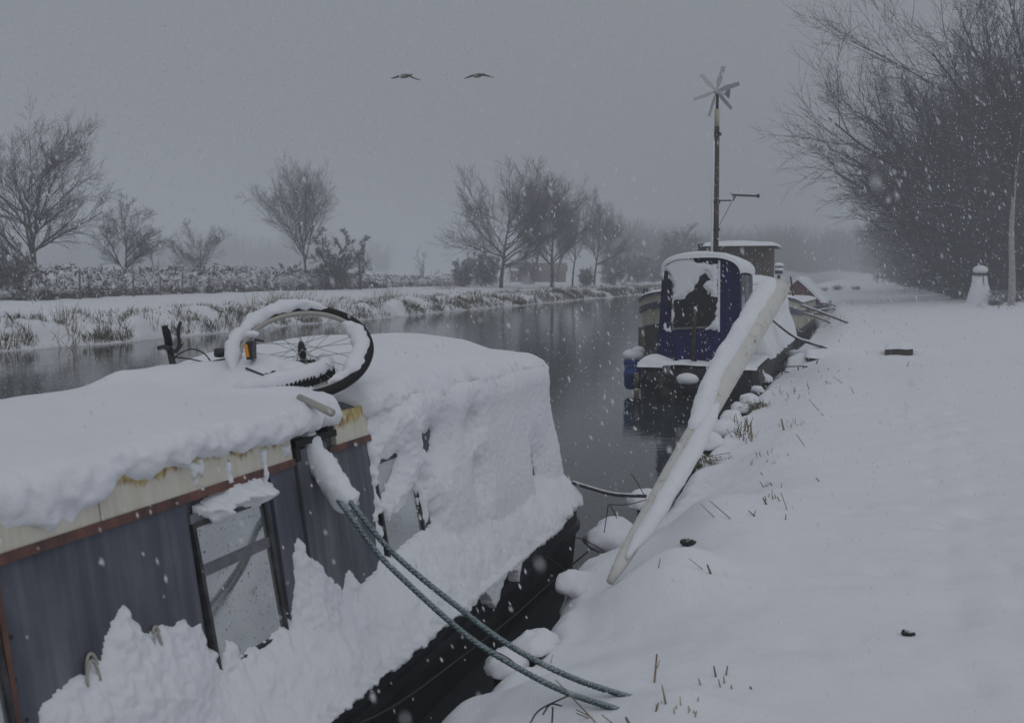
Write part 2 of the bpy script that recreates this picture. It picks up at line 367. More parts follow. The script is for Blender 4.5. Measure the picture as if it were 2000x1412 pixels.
for k, (dx, z) in enumerate(((.10, -1.0), (.06, -.05), (.045, .05), (.0, .12))):
    q = Pg[:, 0].copy(); q[:, 0] += dx + .03 * n1(ys, 5, k); q[:, 2] = np.minimum(z + .02 * n1(ys, 4, k + 3), q[:, 2] - .01 * (4 - k)); wall.append(q)
Pg = np.concatenate([np.stack(wall, 1), Pg], 1)
o = grid('towpath', Pg, M_bank, flip=True); tag(o, kind='structure')

# water and bed
o = mk('canal_water', [(-40, -30, 0), (6, -30, 0), (6, 620, 0), (-40, 620, 0)], [[0, 1, 2, 3]], M_water); tag(o, kind='structure')
o = mk('canal_bed', [(-45, -30, -1.2), (6, -30, -1.2), (6, 620, -1.2), (-45, 620, -1.2)], [[0, 1, 2, 3]], M_mud); tag(o, kind='structure')

# far bank
XF = -23.2
def far_edge(y): y = np.asarray(y, float); return XF + .8 * n1(y, .09, 5) + .35 * n1(y, .45, 6) + .15 * n1(y, 1.6, 7)
def far_z(d, y):
    z = .75 * (1 - np.exp(-d / .9)) + .25 * sst(4, 14, d)
    q = np.stack([d * .6, y * .6, 0 * d], -1)
    return z + (.36 * np.exp(-d / 5) + .07) * fbm(q, 3) * sst(0, .5, d) + .35 * np.clip(noise(np.stack([d * .9, y * .55, 0 * d + 4], -1)), 0, 1) * np.exp(-((d - 1.2) / 1.1) ** 2)
yf = np.concatenate([np.arange(-30, 15, 2.), np.arange(15, 120, .3), 120 * np.exp(np.linspace(0, math.log(620 / 120), 120))])
df = np.concatenate([np.linspace(0, 4, 26), 4 * np.exp(np.linspace(0, math.log(400 / 4), 40))[1:]])
Yf, Df = np.meshgrid(yf, df, indexing='ij'); Ef = far_edge(Yf)
Pf = np.stack([Ef - Df, Yf, far_z(Df, Yf)], -1); Pf[:, 0, 2] = .02
q0 = Pf[:, :1].copy(); q0[..., 0] += .05; q0[..., 2] = -1.0; Pf = np.concatenate([q0, Pf], 1)
o = grid('far_bank', Pf, M_bank); tag(o, kind='structure')
def far_ground(x, y): return float(far_z(np.maximum(far_edge(np.array([y]))[0] - np.array([x]), 0), np.array([y]))[0])

# ------------------------------------------------------------------ foreground narrowboat
BX0, BX1, BEND, BST = -4.1, -2.02, 7.55, -4.5       # hull sides, far end, hidden near end
boat = thing('narrowboat', 'grey and cream narrowboat plastered with snow, nearest, with a bicycle on its roof', 'narrowboat', (-3.06, 1.5, 0))
WN = np.array([1.1, 0, .16]); WN /= np.linalg.norm(WN)
def wall_x(z): return -2.15 - .16 * (np.asarray(z, float) - .5) / 1.1
def cab(px, py):
    r = ray(px, py); p0 = np.array([-2.15, 0, .5]) - CP; q = CP + r * (p0 @ WN) / (r @ WN); return q[1], q[2]
def wp(y, z, off=0.): return np.array([wall_x(z), y, z]) + WN * off
def wallbox(mb, y0, y1, z0, z1, off, th):
    c = []
    for o_ in (off - th, off):
        c += [wp(y0, z0, o_), wp(y1, z0, o_), wp(y1, z1, o_), wp(y0, z1, o_)]
    return mb.add(c, [[0,3,2,1],[4,5,6,7],[0,1,5,4],[1,2,6,5],[2,3,7,6],[3,0,4,7]])
def wallquad(mb, pts, off, th):
    n = len(pts); c = [wp(y, z, off - th) for y, z in pts] + [wp(y, z, off) for y, z in pts]
    mb.add(c, [np.array([[i, (i + 1) % n, n + (i + 1) % n, n + i] for i in range(n)]), np.array([list(range(n))[::-1]]), np.array([list(range(n, 2 * n))])]); return mb
# hull with rounded end
def plan(x0, x1, y0, y1, r, n=8, inset=0.):
    p = [(x0 + inset, y0)]
    for cx, a0 in ((x0 + r, 180), (x1 - r, 90)):
        for a in np.linspace(a0, a0 - 90, n): p.append((cx + (r - inset) * math.cos(math.radians(a)), y1 - r + (r - inset) * math.sin(math.radians(a))))
    p.append((x1 - inset, y0)); return np.array(p)
lv = []
for z, ins in ((-.7, .10), (0., .03), (.30, .0), (.305, -.025), (.36, -.025), (.365, 0), (.49, 0), (.5, .01), (.5, .3)):
    q = plan(BX0, BX1, BST, BEND + .2, .42, 8, ins); lv.append(np.column_stack([q, np.full(len(q), z)]))
P = np.stack(lv); mb = MB(); mb.add(P.reshape(-1, 3), gridF(*P.shape[:2])); mb.build('hull', M_hull, boat)
mb = MB(); q = plan(BX0 + .03, BX1 - .03, BST, BEND + .17, .4); mb.add(np.column_stack([q, np.full(len(q), .497)]), [np.arange(len(q))[None, ::-1]]); mb.build('deck', M_hull, boat)
# cabin shell
cx = -3.06; CE = 7.12
prof = [(-2.165, .5), (-2.325, 1.6)]
top = [(cx + .735 * math.cos(a), 1.6 + .06 * math.sin(a)) for a in np.linspace(0, math.pi, 9)]
prof = np.array([prof[0]] + top + [(2 * cx + 2.165, .5)])
mb = MB(); V = np.concatenate([np.column_stack([prof[:, 0], np.full(len(prof), yy), prof[:, 1]]) for yy in (BST + .3, CE)])
n = len(prof); mb.add(V, [np.array([[i, i + 1, n + i + 1, n + i] for i in range(n - 1)])[:, ::-1], np.array([list(range(n))]), np.array([list(range(n, 2 * n))[::-1]])])
mb.build('cabin_shell', M_panel2, boat)
# panels, doors
for nm, y0, y1, z0, z1, off, m in (('side_panel', 2.185, 3.035, .51, 1.43, .004, M_panel), ('side_panel', 3.585, 3.775, .51, 1.43, .004, M_panel),
        ('hatch_door', 3.79, 4.055, .56, 1.485, .012, M_panel2), ('hatch_door', 4.062, 4.235, .56, 1.43, .009, M_panel2), ('side_panel', 4.242, 4.455, .51, 1.43, .006, M_panel),
        ('side_panel', 4.95, 7.1, .51, 1.43, .004, M_panel), ('side_panel', -4.1, 1.25, .51, 1.43, .004, M_panel)):
    wallbox(MB(), y0, y1, z0, z1, off, .03).build(nm, m, boat)
for y0, y1 in ((-4.1, 2.597), (2.603, 3.755), (4.14, 7.1)):
    wallbox(MB(), y0, y1, 1.452, 1.60, .016, .03).build('cream_band', M_cream, boat)
for y0, y1 in ((-4.1, 3.775), (4.06, 7.1)):
    wallbox(MB(), y0, y1, 1.425, 1.456, .022, .03).build('red_stripe', M_red, boat)
wallbox(MB(), 3.765, 4.12, 1.50, 1.53, .035, .06).build('hatch_rail', M_black, boat)
wallbox(MB(), 3.765, 3.80, 1.44, 1.53, .03, .05).build('hinge', M_black, boat)
wallbox(MB(), 4.05, 4.10, 1.50, 1.60, .03, .05).build('hinge', M_black, boat)
# windows
def window(y0, y1, z0, z1, div=None, lean=.05):
    q = lambda y, z: (y + lean * (1.33 - z), z)
    fr = MB(); t = .012
    wallquad(fr, [q(y0 - t, z0 - t), q(y1 + t, z0 - t), q(y1 + t, z1 + t), q(y0 - t, z1 + t)], -.004, .02)
    for a, b_, c, d in ((y0 - .018, y0, z0 - .018, z1 + .018), (y1, y1 + .018, z0 - .018, z1 + .018), (y0, y1, z1, z1 + .02), (y0, y1, z0 - .018, z0)):
        wallquad(fr, [q(a, c), q(b_, c), q(b_, d), q(a, d)], .016, .03)
    f = fr.build('window_frame', M_frame, boat)
    for a, b_ in (((z0, div - .019), (div + .019, z1)) if div else ((z0, z1),)):
        wallquad(MB(), [q(y0, a), q(y1, a), q(y1, b_), q(y0, b_)], .003, .006).build('pane', M_pane, f)
    if div: wallquad(MB(), [q(y0, div - .02), q(y1, div - .02), q(y1, div + .02), q(y0, div + .02)], .011, .02).build('transom', M_alu, f)
    wallquad(MB(), [q(y0 - .02, z1 + .018), q(y1 + .02, z1 + .018), q(y1 + .02, z1 + .05), q(y0 - .02, z1 + .05)], .012, .03).build('head_rail', M_alu, f)
window(3.06, 3.50, .80, 1.325, 1.165); window(4.48, 4.90, .66, 1.30, None, .06); window(1.30, 2.13, .72, 1.20, None)
for yy in (2.162,): wallbox(MB(), yy, yy + .018, .55, 1.42, .016, .03).build('edge_trim', M_red, boat)
for a, b_ in ((2.19, 1.10), (2.21, .98), (2.2, 1.22)):
    MB().ball(wp(a, b_, .006), .006, 8, 5).build('bolt', M_blackp, boat, True)
# cream looped fittings half buried in the wall snow
for px, py, k in ((172, 1292, 1.), (297, 1225, .7)):
    y_, z_ = cab(px, py); a = np.linspace(0, math.pi, 12)
    pts = np.array([wp(y_ + .026 * k * math.cos(t), z_ - .05 + .075 * k * math.sin(t), .012) for t in a]); MB().tube(pts, .006, 6).build('cable_loop', M_rim, boat, True)
    pts = np.array([wp(y_ - .02 + .026 * k * math.cos(t), z_ - .06 + .07 * k * math.sin(t), .03) for t in a]); MB().tube(pts, .005, 6).build('cable_loop', M_rim, boat, True)

# snow plastered on the cabin side and gunwale: x = f(y, z)
def sdf(poly, Y, Zv):
    p = np.asarray(poly, float); q = np.roll(p, -1, 0); d2 = np.full(Y.shape, 1e9); ins = np.zeros(Y.shape, bool)
    for (ay, az), (by, bz) in zip(p, q):
        ey, ez = by - ay, bz - az; L = ey * ey + ez * ez + 1e-12
        t = np.clip(((Y - ay) * ey + (Zv - az) * ez) / L, 0, 1); d2 = np.minimum(d2, (Y - ay - t * ey) ** 2 + (Zv - az - t * ez) ** 2)
        cr = (az > Zv) != (bz > Zv)
        with np.errstate(divide='ignore', invalid='ignore'): xi = ay + (Zv - az) / (ez if abs(ez) > 1e-12 else 1e-12) * ey
        ins ^= cr & (Y < xi)
    d = np.sqrt(d2); return np.where(ins, d, -d)
Yw, Zw = np.meshgrid(np.arange(1.2, 7.74, .0085), np.arange(.16, 1.76, .0085), indexing='ij')
S = [(62, 1425), (75, 1385), (100, 1355), (118, 1325), (150, 1308), (192, 1282), (198, 1240), (215, 1205), (236, 1186), (262, 1200), (283, 1232), (303, 1224), (310, 1210), (335, 1222), (345, 1210), (383, 1212), (392, 1238), (412, 1262), (428, 1296),
     (438, 1243), (450, 1248), (466, 1278), (500, 1262), (540, 1220), (562, 1216), (569, 1150), (572, 1062), (583, 1052), (596, 1074), (612, 1096), (640, 1128), (664, 1150), (673, 1098), (684, 1112), (704, 1146), (722, 1152), (733, 1100), (728, 1010), (722, 930), (716, 880), (708, 830), (700, 790)]
S = [cab(*q) for q in S] + [(4.45, 1.9), (8, 1.9), (8, .1), (1.5, .1), (1.9, .7)]
d = sdf(S, Yw, Zw)
for hole, k in (([(735, 908), (768, 895), (762, 922), (748, 938), (744, 972), (734, 960)], 1), ([(804, 944), (820, 1010), (842, 1112), (824, 1114), (800, 1102), (768, 1088), (748, 1080), (742, 1050), (752, 1022), (770, 1008), (788, 978)], 1),
             ([(735, 1010), (745, 1000), (752, 1030), (742, 1040)], .6), ([(812, 838), (822, 846), (834, 872), (830, 882), (822, 872), (814, 858)], 1), ([(832, 838), (837, 842), (836, 852), (831, 848)], 1),
             ([(894, 812), (900, 818), (899, 832), (893, 826)], 1), ([(914, 908), (918, 915), (921, 940), (917, 935)], 1), ([(1030, 884), (1035, 892), (1046, 938), (1041, 942), (1032, 905)], 1), ([(842, 1104), (852, 1092), (838, 1010), (826, 990), (838, 1090)], .7)):
    dh = sdf([cab(*q) for q in hole], Yw, Zw); d = np.minimum(d, -dh / k)
co = np.stack([Yw, Zw, 0 * Yw], -1)
rag = .016 * fbm(co * 24, 2) + .02 * fbm(co * 9 + 3, 2)
d = d + rag - .006
clump = .5 + .5 * fbm(co * np.array([17, 15, 1]) + 7, 2)
t = np.where(d > 0, .014 + .05 * sst(0, .22, d) + (.024 - .017 * sst(4.7, 5.2, Yw)) * np.clip(clump, 0, 1.3) * sst(-.01, .03, d), -.02)
t = t + np.where(d > 0, 1, 0) * (.007 - .0035 * sst(4.7, 5.2, Yw)) * noise(co * np.array([40, 37, 1]) + 2)
t = np.where(d > 0, t * (.42 + .58 * sst(0, .022, d)), t)
t = t + sst(4.45, 5.0, Yw) * np.where(d > 0, 1, 0) * sst(0, .08, d) * (.03 + .03 * noise(co * 2.2)) * sst(.6, 1.2, Zw)
# right of the hatch the roof snow flows down over the band
t = t + np.where(d > 0, 1, 0) * sst(4.45, 4.9, Yw) * sst(1.30, 1.62, Zw) * .05
base = np.where(Zw > .5, wall_x(np.maximum(Zw, .5)), BX1)
zs_ = .30 * np.clip((Zw - .55) / 1.05, 0, 1); endr = sst(7.32, 7.72, Yw + zs_)
base = base - endr ** 2 * (.34 * np.where(Zw > .5, .85, 1.0))
zb = .462 + .02 * n1(Yw, 2.2) + .022 * n1(Yw, 7, 2) + .012 * n1(Yw, 25, 5) - .13 * np.exp(-((Yw - 5.40) / .10) ** 2) - .10 * np.exp(-((Yw - 5.82) / .025) ** 2) - .03 * np.exp(-((Yw - 5.0) / .1) ** 2) + .05 * sst(6.6, 7.4, Yw)
ZBOT = np.where(zb < .5, zb, .5)
X = base + np.where(Zw < np.maximum(ZBOT, .3), -.03, t) - .22 * np.clip((Zw - 1.46) / .28, 0, 1) ** 2
ztop = .80 + .03 * n1(Yw, 1.7, 9) + .10 * np.exp(-((Yw - 5.2) / .6) ** 2)
lip = -1.975 + .05 * sst(6.2, 7.0, Yw) + .016 * n1(Yw, 3, 12) + .014 * fbm(co * 5 + 11, 2)
s_ = np.clip((Zw - .455) / (ztop - .455), 0, 1)
drift = lip + (wall_x(ztop) + .02 - lip) * (np.clip(s_, 0, 1) ** 1.35) - .028 * np.clip(1 - (Zw - zb) / .05, 0, 1) ** 2
drift = drift + .012 * fbm(co * 9 + 5, 3) + .004 * noise(co * 38) - endr ** 2 * .36
inside = (Zw > zb) & (Zw < ztop) & (Yw > 1.25)
lowmask = sst(1.0, 2.35, Yw + (0.95 - Zw) * 1.0)
drift = np.where(inside, drift, -9) - (1 - lowmask) * .4
X = np.maximum(X, drift)
grid('side_snow', np.stack([X, Yw, Zw], -1), M_snow, boat, mask=(X > base + .003) & (Yw + zs_ < 7.73) & (Zw < 1.61 - .03 * sst(5.4, 6.2, Yw) - .02 * sst(6.6, 7.4, Yw)), flip=True)
# clump of snow caught on the first window's head rail, with strings of slush down the band
Yc, Zc = np.meshgrid(np.arange(2.9, 3.85, .0065), np.arange(1.22, 1.58, .0065), indexing='ij')
Q = [cab(*q) for q in [(380, 990), (383, 1005), (402, 1010), (412, 1026), (424, 1024), (436, 998), (455, 990), (488, 992), (505, 982), (527, 962), (522, 942), (497, 934), (470, 938), (440, 948), (428, 962), (405, 975)]]
dc = sdf(Q, Yc, Zc)
for st in ([(357, 905), (372, 950), (385, 940), (375, 930), (392, 900)], [(428, 900), (438, 945), (446, 942), (440, 890)], [(500, 880), (508, 950), (516, 936), (512, 870)], [(540, 870), (547, 905), (556, 890), (560, 865)], [(380, 895), (384, 960), (388, 955), (386, 890)]):
    dc = np.maximum(dc, sdf([cab(*q) for q in st], Yc, Zc) * .8)
cc = np.stack([Yc, Zc, 0 * Yc], -1); dc = dc + .012 * fbm(cc * 26, 2) - .003
tc_ = np.where(dc > 0, .014 + .095 * sst(0, .06, dc) + .032 * np.clip(fbm(cc * 16 + 4, 2), -1, 1) * sst(0, .03, dc), -.02)
grid('clinging_snow', np.stack([wall_x(Zc) + .012 + tc_, Yc, Zc], -1), M_snow, boat, mask=dc > -.002, flip=True)

# roof snow: a loft along the boat, lumpy lip on the near side
yr = np.concatenate([np.arange(-4.3, 1.4, .12), np.arange(1.4, 7.20, .0145), np.linspace(7.2, 7.36, 12)])
notch = sst(4.13, 4.18, yr) * (1 - sst(4.36, 4.46, yr))
xe = -2.245 + .018 * n1(yr, 2.5, 1) + .014 * n1(yr, 7, 2) - .17 * notch + .045 * sst(4.5, 5.2, yr)
zl = 1.545 + .028 * n1(yr, 3.2, 5) + .02 * n1(yr, 9, 6) + .012 * n1(yr, 24, 7) - .065 * (1 - sst(2.55, 2.75, yr)) + .06 * notch - .17 * sst(4.55, 5.0, yr)
endf = np.sqrt(np.clip(1 - ((yr - 7.12) / .25).clip(0, 1) ** 2, 0, 1))
def mound(x, y):
    g = lambda px, py, z, rx, ry, h: h * np.exp(-(((x - onz(px, py, z)[0]) / rx) ** 2) - (((y - onz(px, py, z)[1]) / ry) ** 2))
    m = 0
    for x0, y0, rx, ry, h in MOUND: m = m + h * np.exp(-((x - x0) / rx) ** 2 - ((y - y0) / ry) ** 2)
    return m
MOUND = [(-3.38, 4.02, .11, .10, .05), (-3.22, 4.12, .12, .12, .06), (-3.06, 4.20, .13, .13, .07), (-2.88, 4.24, .14, .13, .075), (-2.70, 4.24, .14, .12, .10), (-2.56, 4.25, .11, .09, .055), (-2.74, 4.42, .15, .12, .045), (-2.50, 4.48, .12, .12, .03), (-2.60, 4.09, .15, .10, .06), (-2.76, 4.10, .14, .11, .05)]
def top_z(x, y):
    u = (x - cx) / .8; zr = 1.60 + .055 * np.clip(1 - u * u, 0, 1)
    T = .075 - .03 * sst(-3.1, -3.8, x)
    T = T + sst(4.6, 5.6, y) * (.07 + .05 * sst(-2.6, -3.7, x)) - .03 * sst(6.6, 7.3, y) - .09 * sst(-2.9, -2.5, x) * sst(5.4, 6.9, y)
    T = T + .016 * noise(np.stack([x * 2, y * 1.6, 0 * x], -1)) + .03 * noise(np.stack([x * .9, y * .8, 0 * x + 7], -1))
    return zr + np.maximum(T, .045) + mound(x, y)
na = 22; A = np.linspace(-1.9, math.pi / 2, na); ns = 64
cols = []
R_h = .085 + .13 * sst(4.5, 5.4, yr)
for k, a in enumerate(A):
    x = xe - R_h + R_h * np.cos(a); zt = top_z(xe - R_h, yr); zm = (zl + zt) / 2
    z = zm + (zt - zm) * np.sin(a) if a > 0 else zm + (zm - zl) * np.sin(a)
    cols.append(np.stack([x, yr, z], -1))
xs_far = -3.86 + .02 * n1(yr, 2, 20)
for k in range(1, ns):
    s = k / (ns - 1); x = (xe - R_h) * (1 - s) + xs_far * s; cols.append(np.stack([x, yr, top_z(x, yr)], -1))
zf = top_z(xs_far, yr)
for a in np.linspace(.2, 2.2, 9): cols.append(np.stack([xs_far - .05 * np.sin(a), yr, zf - (1 - np.cos(a)) * .06], -1))
P = np.stack(cols, 1)
P[..., 2] = 1.57 + (P[..., 2] - 1.57) * (.25 + .75 * endf[:, None]); P[..., 0] = cx + (P[..., 0] - cx) * (.93 + .07 * endf[:, None])
lumpw = np.concatenate([np.sin(np.linspace(.15, math.pi, na)).clip(0, 1) ** .8, np.linspace(.12, .05, P.shape[1] - na)])
N = fbm(P * 13 + 3, 2); P[..., 0] += (.022 * N + .008 * noise(P * 30)) * lumpw; P[..., 2] += (.014 * fbm(P * 15 + 9, 2) + .007 * noise(P * 28 + 5)) * lumpw
grid('roof_snow', P, M_snow, boat, flip=True)
e = P[-1]; # far end face of the roof snow closes down over the cabin end
Pe = np.stack([e, np.column_stack([e[:, 0], e[:, 1] + .012, np.minimum(e[:, 2] - .06, 1.66)]), np.column_stack([e[:, 0] * .96 - .12, e[:, 1] - .1, np.minimum(e[:, 2] - .12, 1.57)])])
grid('roof_snow', Pe, M_snow, boat, flip=True)

# pale pole end lying on the roof by the gap
p0, p1 = dep(585, 776, 4.55), dep(648, 806, 4.30)
root = thing('boat_pole', 'pale wooden pole end poking from the roof snow below the bicycle tyre', 'pole', p0)
MB().tube([p0, p0 * .5 + p1 * .5, p1], [.015, .017, .018], 10).build('shaft', M_rim, root, True)
root['label'] = 'pale wooden pole end poking from the roof snow below the bicycle tyre'

# ------------------------------------------------------------------ bicycle half buried on the roof
bike = thing('bicycle', 'snow-covered bicycle lying on the narrowboat roof, one wheel tipped up', 'bicycle', (-2.7, 4.3, 1.7))
def frame_axes(tilt, yaw=0.):
    e1 = RT * math.cos(yaw) + F0 * math.sin(yaw); f = -RT * math.sin(yaw) + F0 * math.cos(yaw)
    e2 = f * math.cos(tilt) + ZZ * math.sin(tilt); return e1, e2, np.cross(e1, e2)
def torus(mb, c, e1, e2, e3, R, r, a0=0., a1=2 * math.pi, n=72, m=10, rr=None, off=0., zadd=0., fl=1., amp=0.):
    full = abs(a1 - a0 - 2 * math.pi) < 1e-6
    a = np.linspace(a0, a1, n, endpoint=not full); b = np.linspace(0, 2 * math.pi, m, endpoint=False)
    rad = np.outer(np.cos(a), e1) + np.outer(np.sin(a), e2)
    rv = np.full(n, r) if rr is None else rr(a)
    V = c + rad[:, None] * (R + rv[:, None, None] * np.cos(b)[None, :, None]) + e3 * (off + fl * rv[:, None, None] * np.sin(b)[None, :, None]) + ZZ * zadd
    if amp: V = V + (amp * fbm(V * 14, 3))[..., None] * ZZ + (amp * fbm(V * 11 + 5, 3))[..., None] * rad[:, None]
    F = gridF(n, m, 0, True)
    if full:
        j = np.arange(m); F = np.concatenate([F, np.stack([(n - 1) * m + j, (n - 1) * m + (j + 1) % m, (j + 1) % m, j], -1)])
    return mb.add(V.reshape(-1, 3), F)
def wheel(c, e1, e2, e3, R, spokes=True, tread=False):
    mb = MB(); torus(mb, c, e1, e2, e3, R - .024, .024)
    if tread:
        for k in range(96):
            a = k / 96 * 2 * math.pi; rd = math.cos(a) * e1 + math.sin(a) * e2; tg = -math.sin(a) * e1 + math.cos(a) * e2
            for s in (-1, 1):
                M = np.column_stack([rd, tg + s * .4 * e3, e3]); mb.box(c + rd * (R - .002) + e3 * s * .012, (.008, .013, .02), M)
    ty = mb.build('tyre', M_black, bike, True)
    mb = MB(); torus(mb, c, e1, e2, e3, R - .05, .012, fl=1.2); mb.build('rim', M_rim, ty, True)
    mb = MB(); mb.tube([c - e3 * .055, c - e3 * .02, c + e3 * .02, c + e3 * .055], [.012, .02, .02, .012], 8); mb.build('hub', M_blackp, ty, True)
    if spokes:
        for k in range(28):
            a = k / 28 * 2 * math.pi; s = 1 if k % 2 else -1; aa = a + (.9 if (k // 2) % 2 else -.9)
            p = c + (math.cos(aa) * e1 + math.sin(aa) * e2) * .02 + e3 * s * .03; q = c + (math.cos(a) * e1 + math.sin(a) * e2) * (R - .055)
            MB().tube([p, q], .0016, 4).build('spoke', M_steel, ty)
    return ty
WC = dep(590, 686, 4.95); e1, e2, e3 = frame_axes(math.radians(36), math.radians(4))
R1 = .345
ty1 = wheel(WC, e1, e2, e3, R1)
rad_ = math.radians
def rsn(a0, a1, r0, n=.35):
    return lambda a: r0 * np.clip(np.minimum((a - a0) / n, (a1 - a) / n), .03, 1) ** .5 * (1 + .18 * n1(a, 3, 2) + .12 * n1(a, 9, 3))
mb = MB(); torus(mb, WC, e1, e2, e3, R1 - .016, .03, rad_(72), rad_(215), 60, 12, rsn(rad_(72), rad_(215), .031), off=.018, zadd=.006, amp=.016); mb.build('snow_ridge', M_snow, ty1, True)
mb = MB(); torus(mb, WC, e1, e2, e3, R1 - .062, .05, rad_(-60), rad_(52), 60, 12, rsn(rad_(-60), rad_(52), .045, .5), off=.004, zadd=.002, amp=.016); mb.build('snow_ridge', M_snow, ty1, True)
WC2 = dep(522, 741, 4.96); g1, g2, g3 = frame_axes(rad_(5), rad_(10)); g1 = g1 * math.cos(.15) + ZZ * math.sin(.15); g2 -= g1 * (g1 @ g2); g2 /= np.linalg.norm(g2); g3 = np.cross(g1, g2)
ty2 = wheel(WC2, g1, g2, g3, .325, False, True)
mb = MB(); torus(mb, WC2, g1, g2, g3, .29, .045, rad_(-120), rad_(35), 70, 12, rsn(rad_(-120), rad_(35), .04, .5), off=.035, amp=.006); mb.build('snow_ridge', M_snow, ty2, True)
# crank, pedals, frame tubes, derailleur
pa = dep(486, 684, 4.78)
mb = MB(); Mx = np.column_stack([RT, F0 * .9 + ZZ * .3, ZZ]); mb.box(pa + RT * .012, (.03, .07, .085), np.column_stack([RT, F0, ZZ])); pd = mb.build('pedal', M_blackp, bike)
MB().box(pa - F0 * .038 + RT * .0, (.016, .006, .058), np.column_stack([RT * .98 + ZZ * .12, F0, ZZ * .98 - RT * .14])).build('reflector', M_amber, pd)
MB().tube([pa + ZZ * .05 + RT * .03, pa + ZZ * .042 + RT * .07], .006, 6).build('spindle', M_blackp, pd, True)
pb = dep(428, 689, 5.0); MB().tube([pb - RT * .02, pb, pb + RT * .05], [.022, .024, .02], 8).build('pedal', M_blackp, bike, True)
h0, h1 = dep(338, 716, 5.02), dep(323, 636, 5.02)
hb_ = MB().tube([h0 - ZZ * .06, h0, h0 * .55 + h1 * .45], [.014, .016, .017], 10).build('handlebar', M_blackp, bike, True)
g0 = h0 * .5 + h1 * .5; MB().tube([g0, h1 - (h1 - g0) * .04, h1], [.019, .020, .016], 10).build('grip', M_black, hb_, True)
lv_ = spline([dep(332, 684, 5.02), dep(343, 686, 4.99), dep(350, 672, 4.97), dep(348, 648, 4.95), dep(353, 628, 4.95)], 5); MB().tube(lv_, [.012] * 4 + [.009] * (len(lv_) - 5) + [.007], 8).build('brake_lever', M_blackp, hb_, True)
MB().tube([dep(308, 680, 5.0), dep(322, 678, 5.0), dep(334, 682, 5.0)], [.010, .014, .016], 8).build('shifter', M_blackp, hb_, True)
for cpts in ([(338, 702), (352, 690), (375, 682), (398, 690), (412, 706)], [(338, 697), (370, 701), (402, 708)], [(358, 718), (375, 709), (395, 708)], [(345, 690), (352, 680), (356, 672)]):
    MB().tube(spline([dep(a, b_, 5.03) for a, b_ in cpts], 6), .0035, 6).build('cable', M_black, bike, True)
fr = MB(); bb = dep(470, 700, 4.95); hd = dep(365, 722, 5.02); st_ = dep(400, 745, 4.9)
for p, q, r in ((bb, hd, .018), (hd, st_, .016), (bb, st_, .016), (bb, WC2, .010), (st_, WC2, .009), (hd, h0, .014)): fr.tube([p, q], r, 8)
fr.build('frame', M_blackp, bike, True)
MB().tube(spline([dep(480, 719, 4.75), dep(500, 727, 4.72), dep(520, 735, 4.70)], 4), .005, 6).build('brake_arm', M_blackp, bike, True)
MB().tube([dep(503, 725, 4.75), dep(538, 718, 4.8)], .006, 6).build('crank_arm', M_steel, bike, True)
MB().box(dep(530, 733, 4.72), (.05, .03, .02)).ball(dep(535, 730, 4.72), .016).build('derailleur', M_blackp, bike)
sd_ = MB(); sp_ = spline([dep(325, 742, 4.9), dep(345, 735, 4.9), dep(365, 733, 4.95)], 4); sd_.tube(sp_, .02, 8, flat=.5); sd_.build('saddle', M_black, bike, True)
# snow heaped on frame and saddle
for px, py, d_, r in ((565, 724, 4.85, .075), (492, 652, 4.84, .026)): mb = MB(); mb.ball(dep(px, py, d_), (r * 1.35, r * 1.1, r * .6), 20, 12, .16, 9); mb.build('snow_heap', M_snow, bike, True)

# ------------------------------------------------------------------ ropes
def rope(name, label, pts, r, m, twist=0., group=None, n=8, sides=8):
    p = spline(pts, n); root = thing(name, label, 'rope', p[-1], group)
    mb = MB()
    if twist:
        for q in range(3):
            L = np.concatenate([[0], np.cumsum(np.linalg.norm(np.diff(p, axis=0), axis=1))]); tt = np.linspace(0, L[-1], int(L[-1] / .012)); pp = np.stack([np.interp(tt, L, p[:, k]) for k in range(3)], -1)
            tg = np.gradient(pp, axis=0); tg /= np.linalg.norm(tg, axis=1)[:, None]; a = np.cross(tg, ZZ); a /= np.linalg.norm(a, axis=1)[:, None]; b_ = np.cross(a, tg); ph = tt * twist + q * 2.094
            mb.tube(pp + r * .36 * (np.cos(ph)[:, None] * a + np.sin(ph)[:, None] * b_), r * .7, 6)
    else: mb.tube(p, r, sides)
    mb.build('strands', m, root, True); return root, p
Y0 = 3.80
ra = [ony(578, 862, 3.92), ony(610, 905, 3.9), ony(645, 955, 3.88)] + [ony(a, b_, Y0) for a, b_ in ((690, 1015), (740, 1083), (805, 1147), (870, 1206), (930, 1254), (1010, 1303), (1100, 1349))] + [onz(1200, 1383, .60), onz(1240, 1398, .52)]
rb = [ony(592, 858, 3.95), ony(625, 900, 3.93), ony(660, 948, 3.92)] + [ony(a, b_, Y0 + .04) for a, b_ in ((700, 1000), (760, 1072), (830, 1134), (897, 1187), (962, 1238), (1040, 1286), (1130, 1328))] + [onz(1240, 1364, .60), onz(1290, 1378, .52)]
r1, pa_ = rope('mooring_rope', 'frosted green mooring rope, the lower of two from the boat hatch to the bank', ra, .0125, M_rope, 95, 'green mooring ropes')
r2, pb_ = rope('mooring_rope', 'frosted green mooring rope, the upper of two from the boat hatch to the bank', rb, .0125, M_rope, 95, 'green mooring ropes')
mid = spline([ony(590, 838, 3.95), ony(612, 880, 3.93), ony(640, 925, 3.92), ony(668, 965, 3.9), ony(690, 988, 3.9)], 8)
mb = MB(); mb.tube(mid, np.interp(np.linspace(0, 1, len(mid)), [0, .06, .25, .8, .96, 1], [.02, .045, .05, .058, .05, .012]), 18); V = mb.V[0]; mb.V[0] = V + (.016 * fbm(V * 12, 3))[:, None] * np.array([.6, 0, 1.]) + (.008 * fbm(V * 36, 2))[:, None] * np.array([.6, -.5, .6]); mb.build('snow_load', M_snow, r2, True)
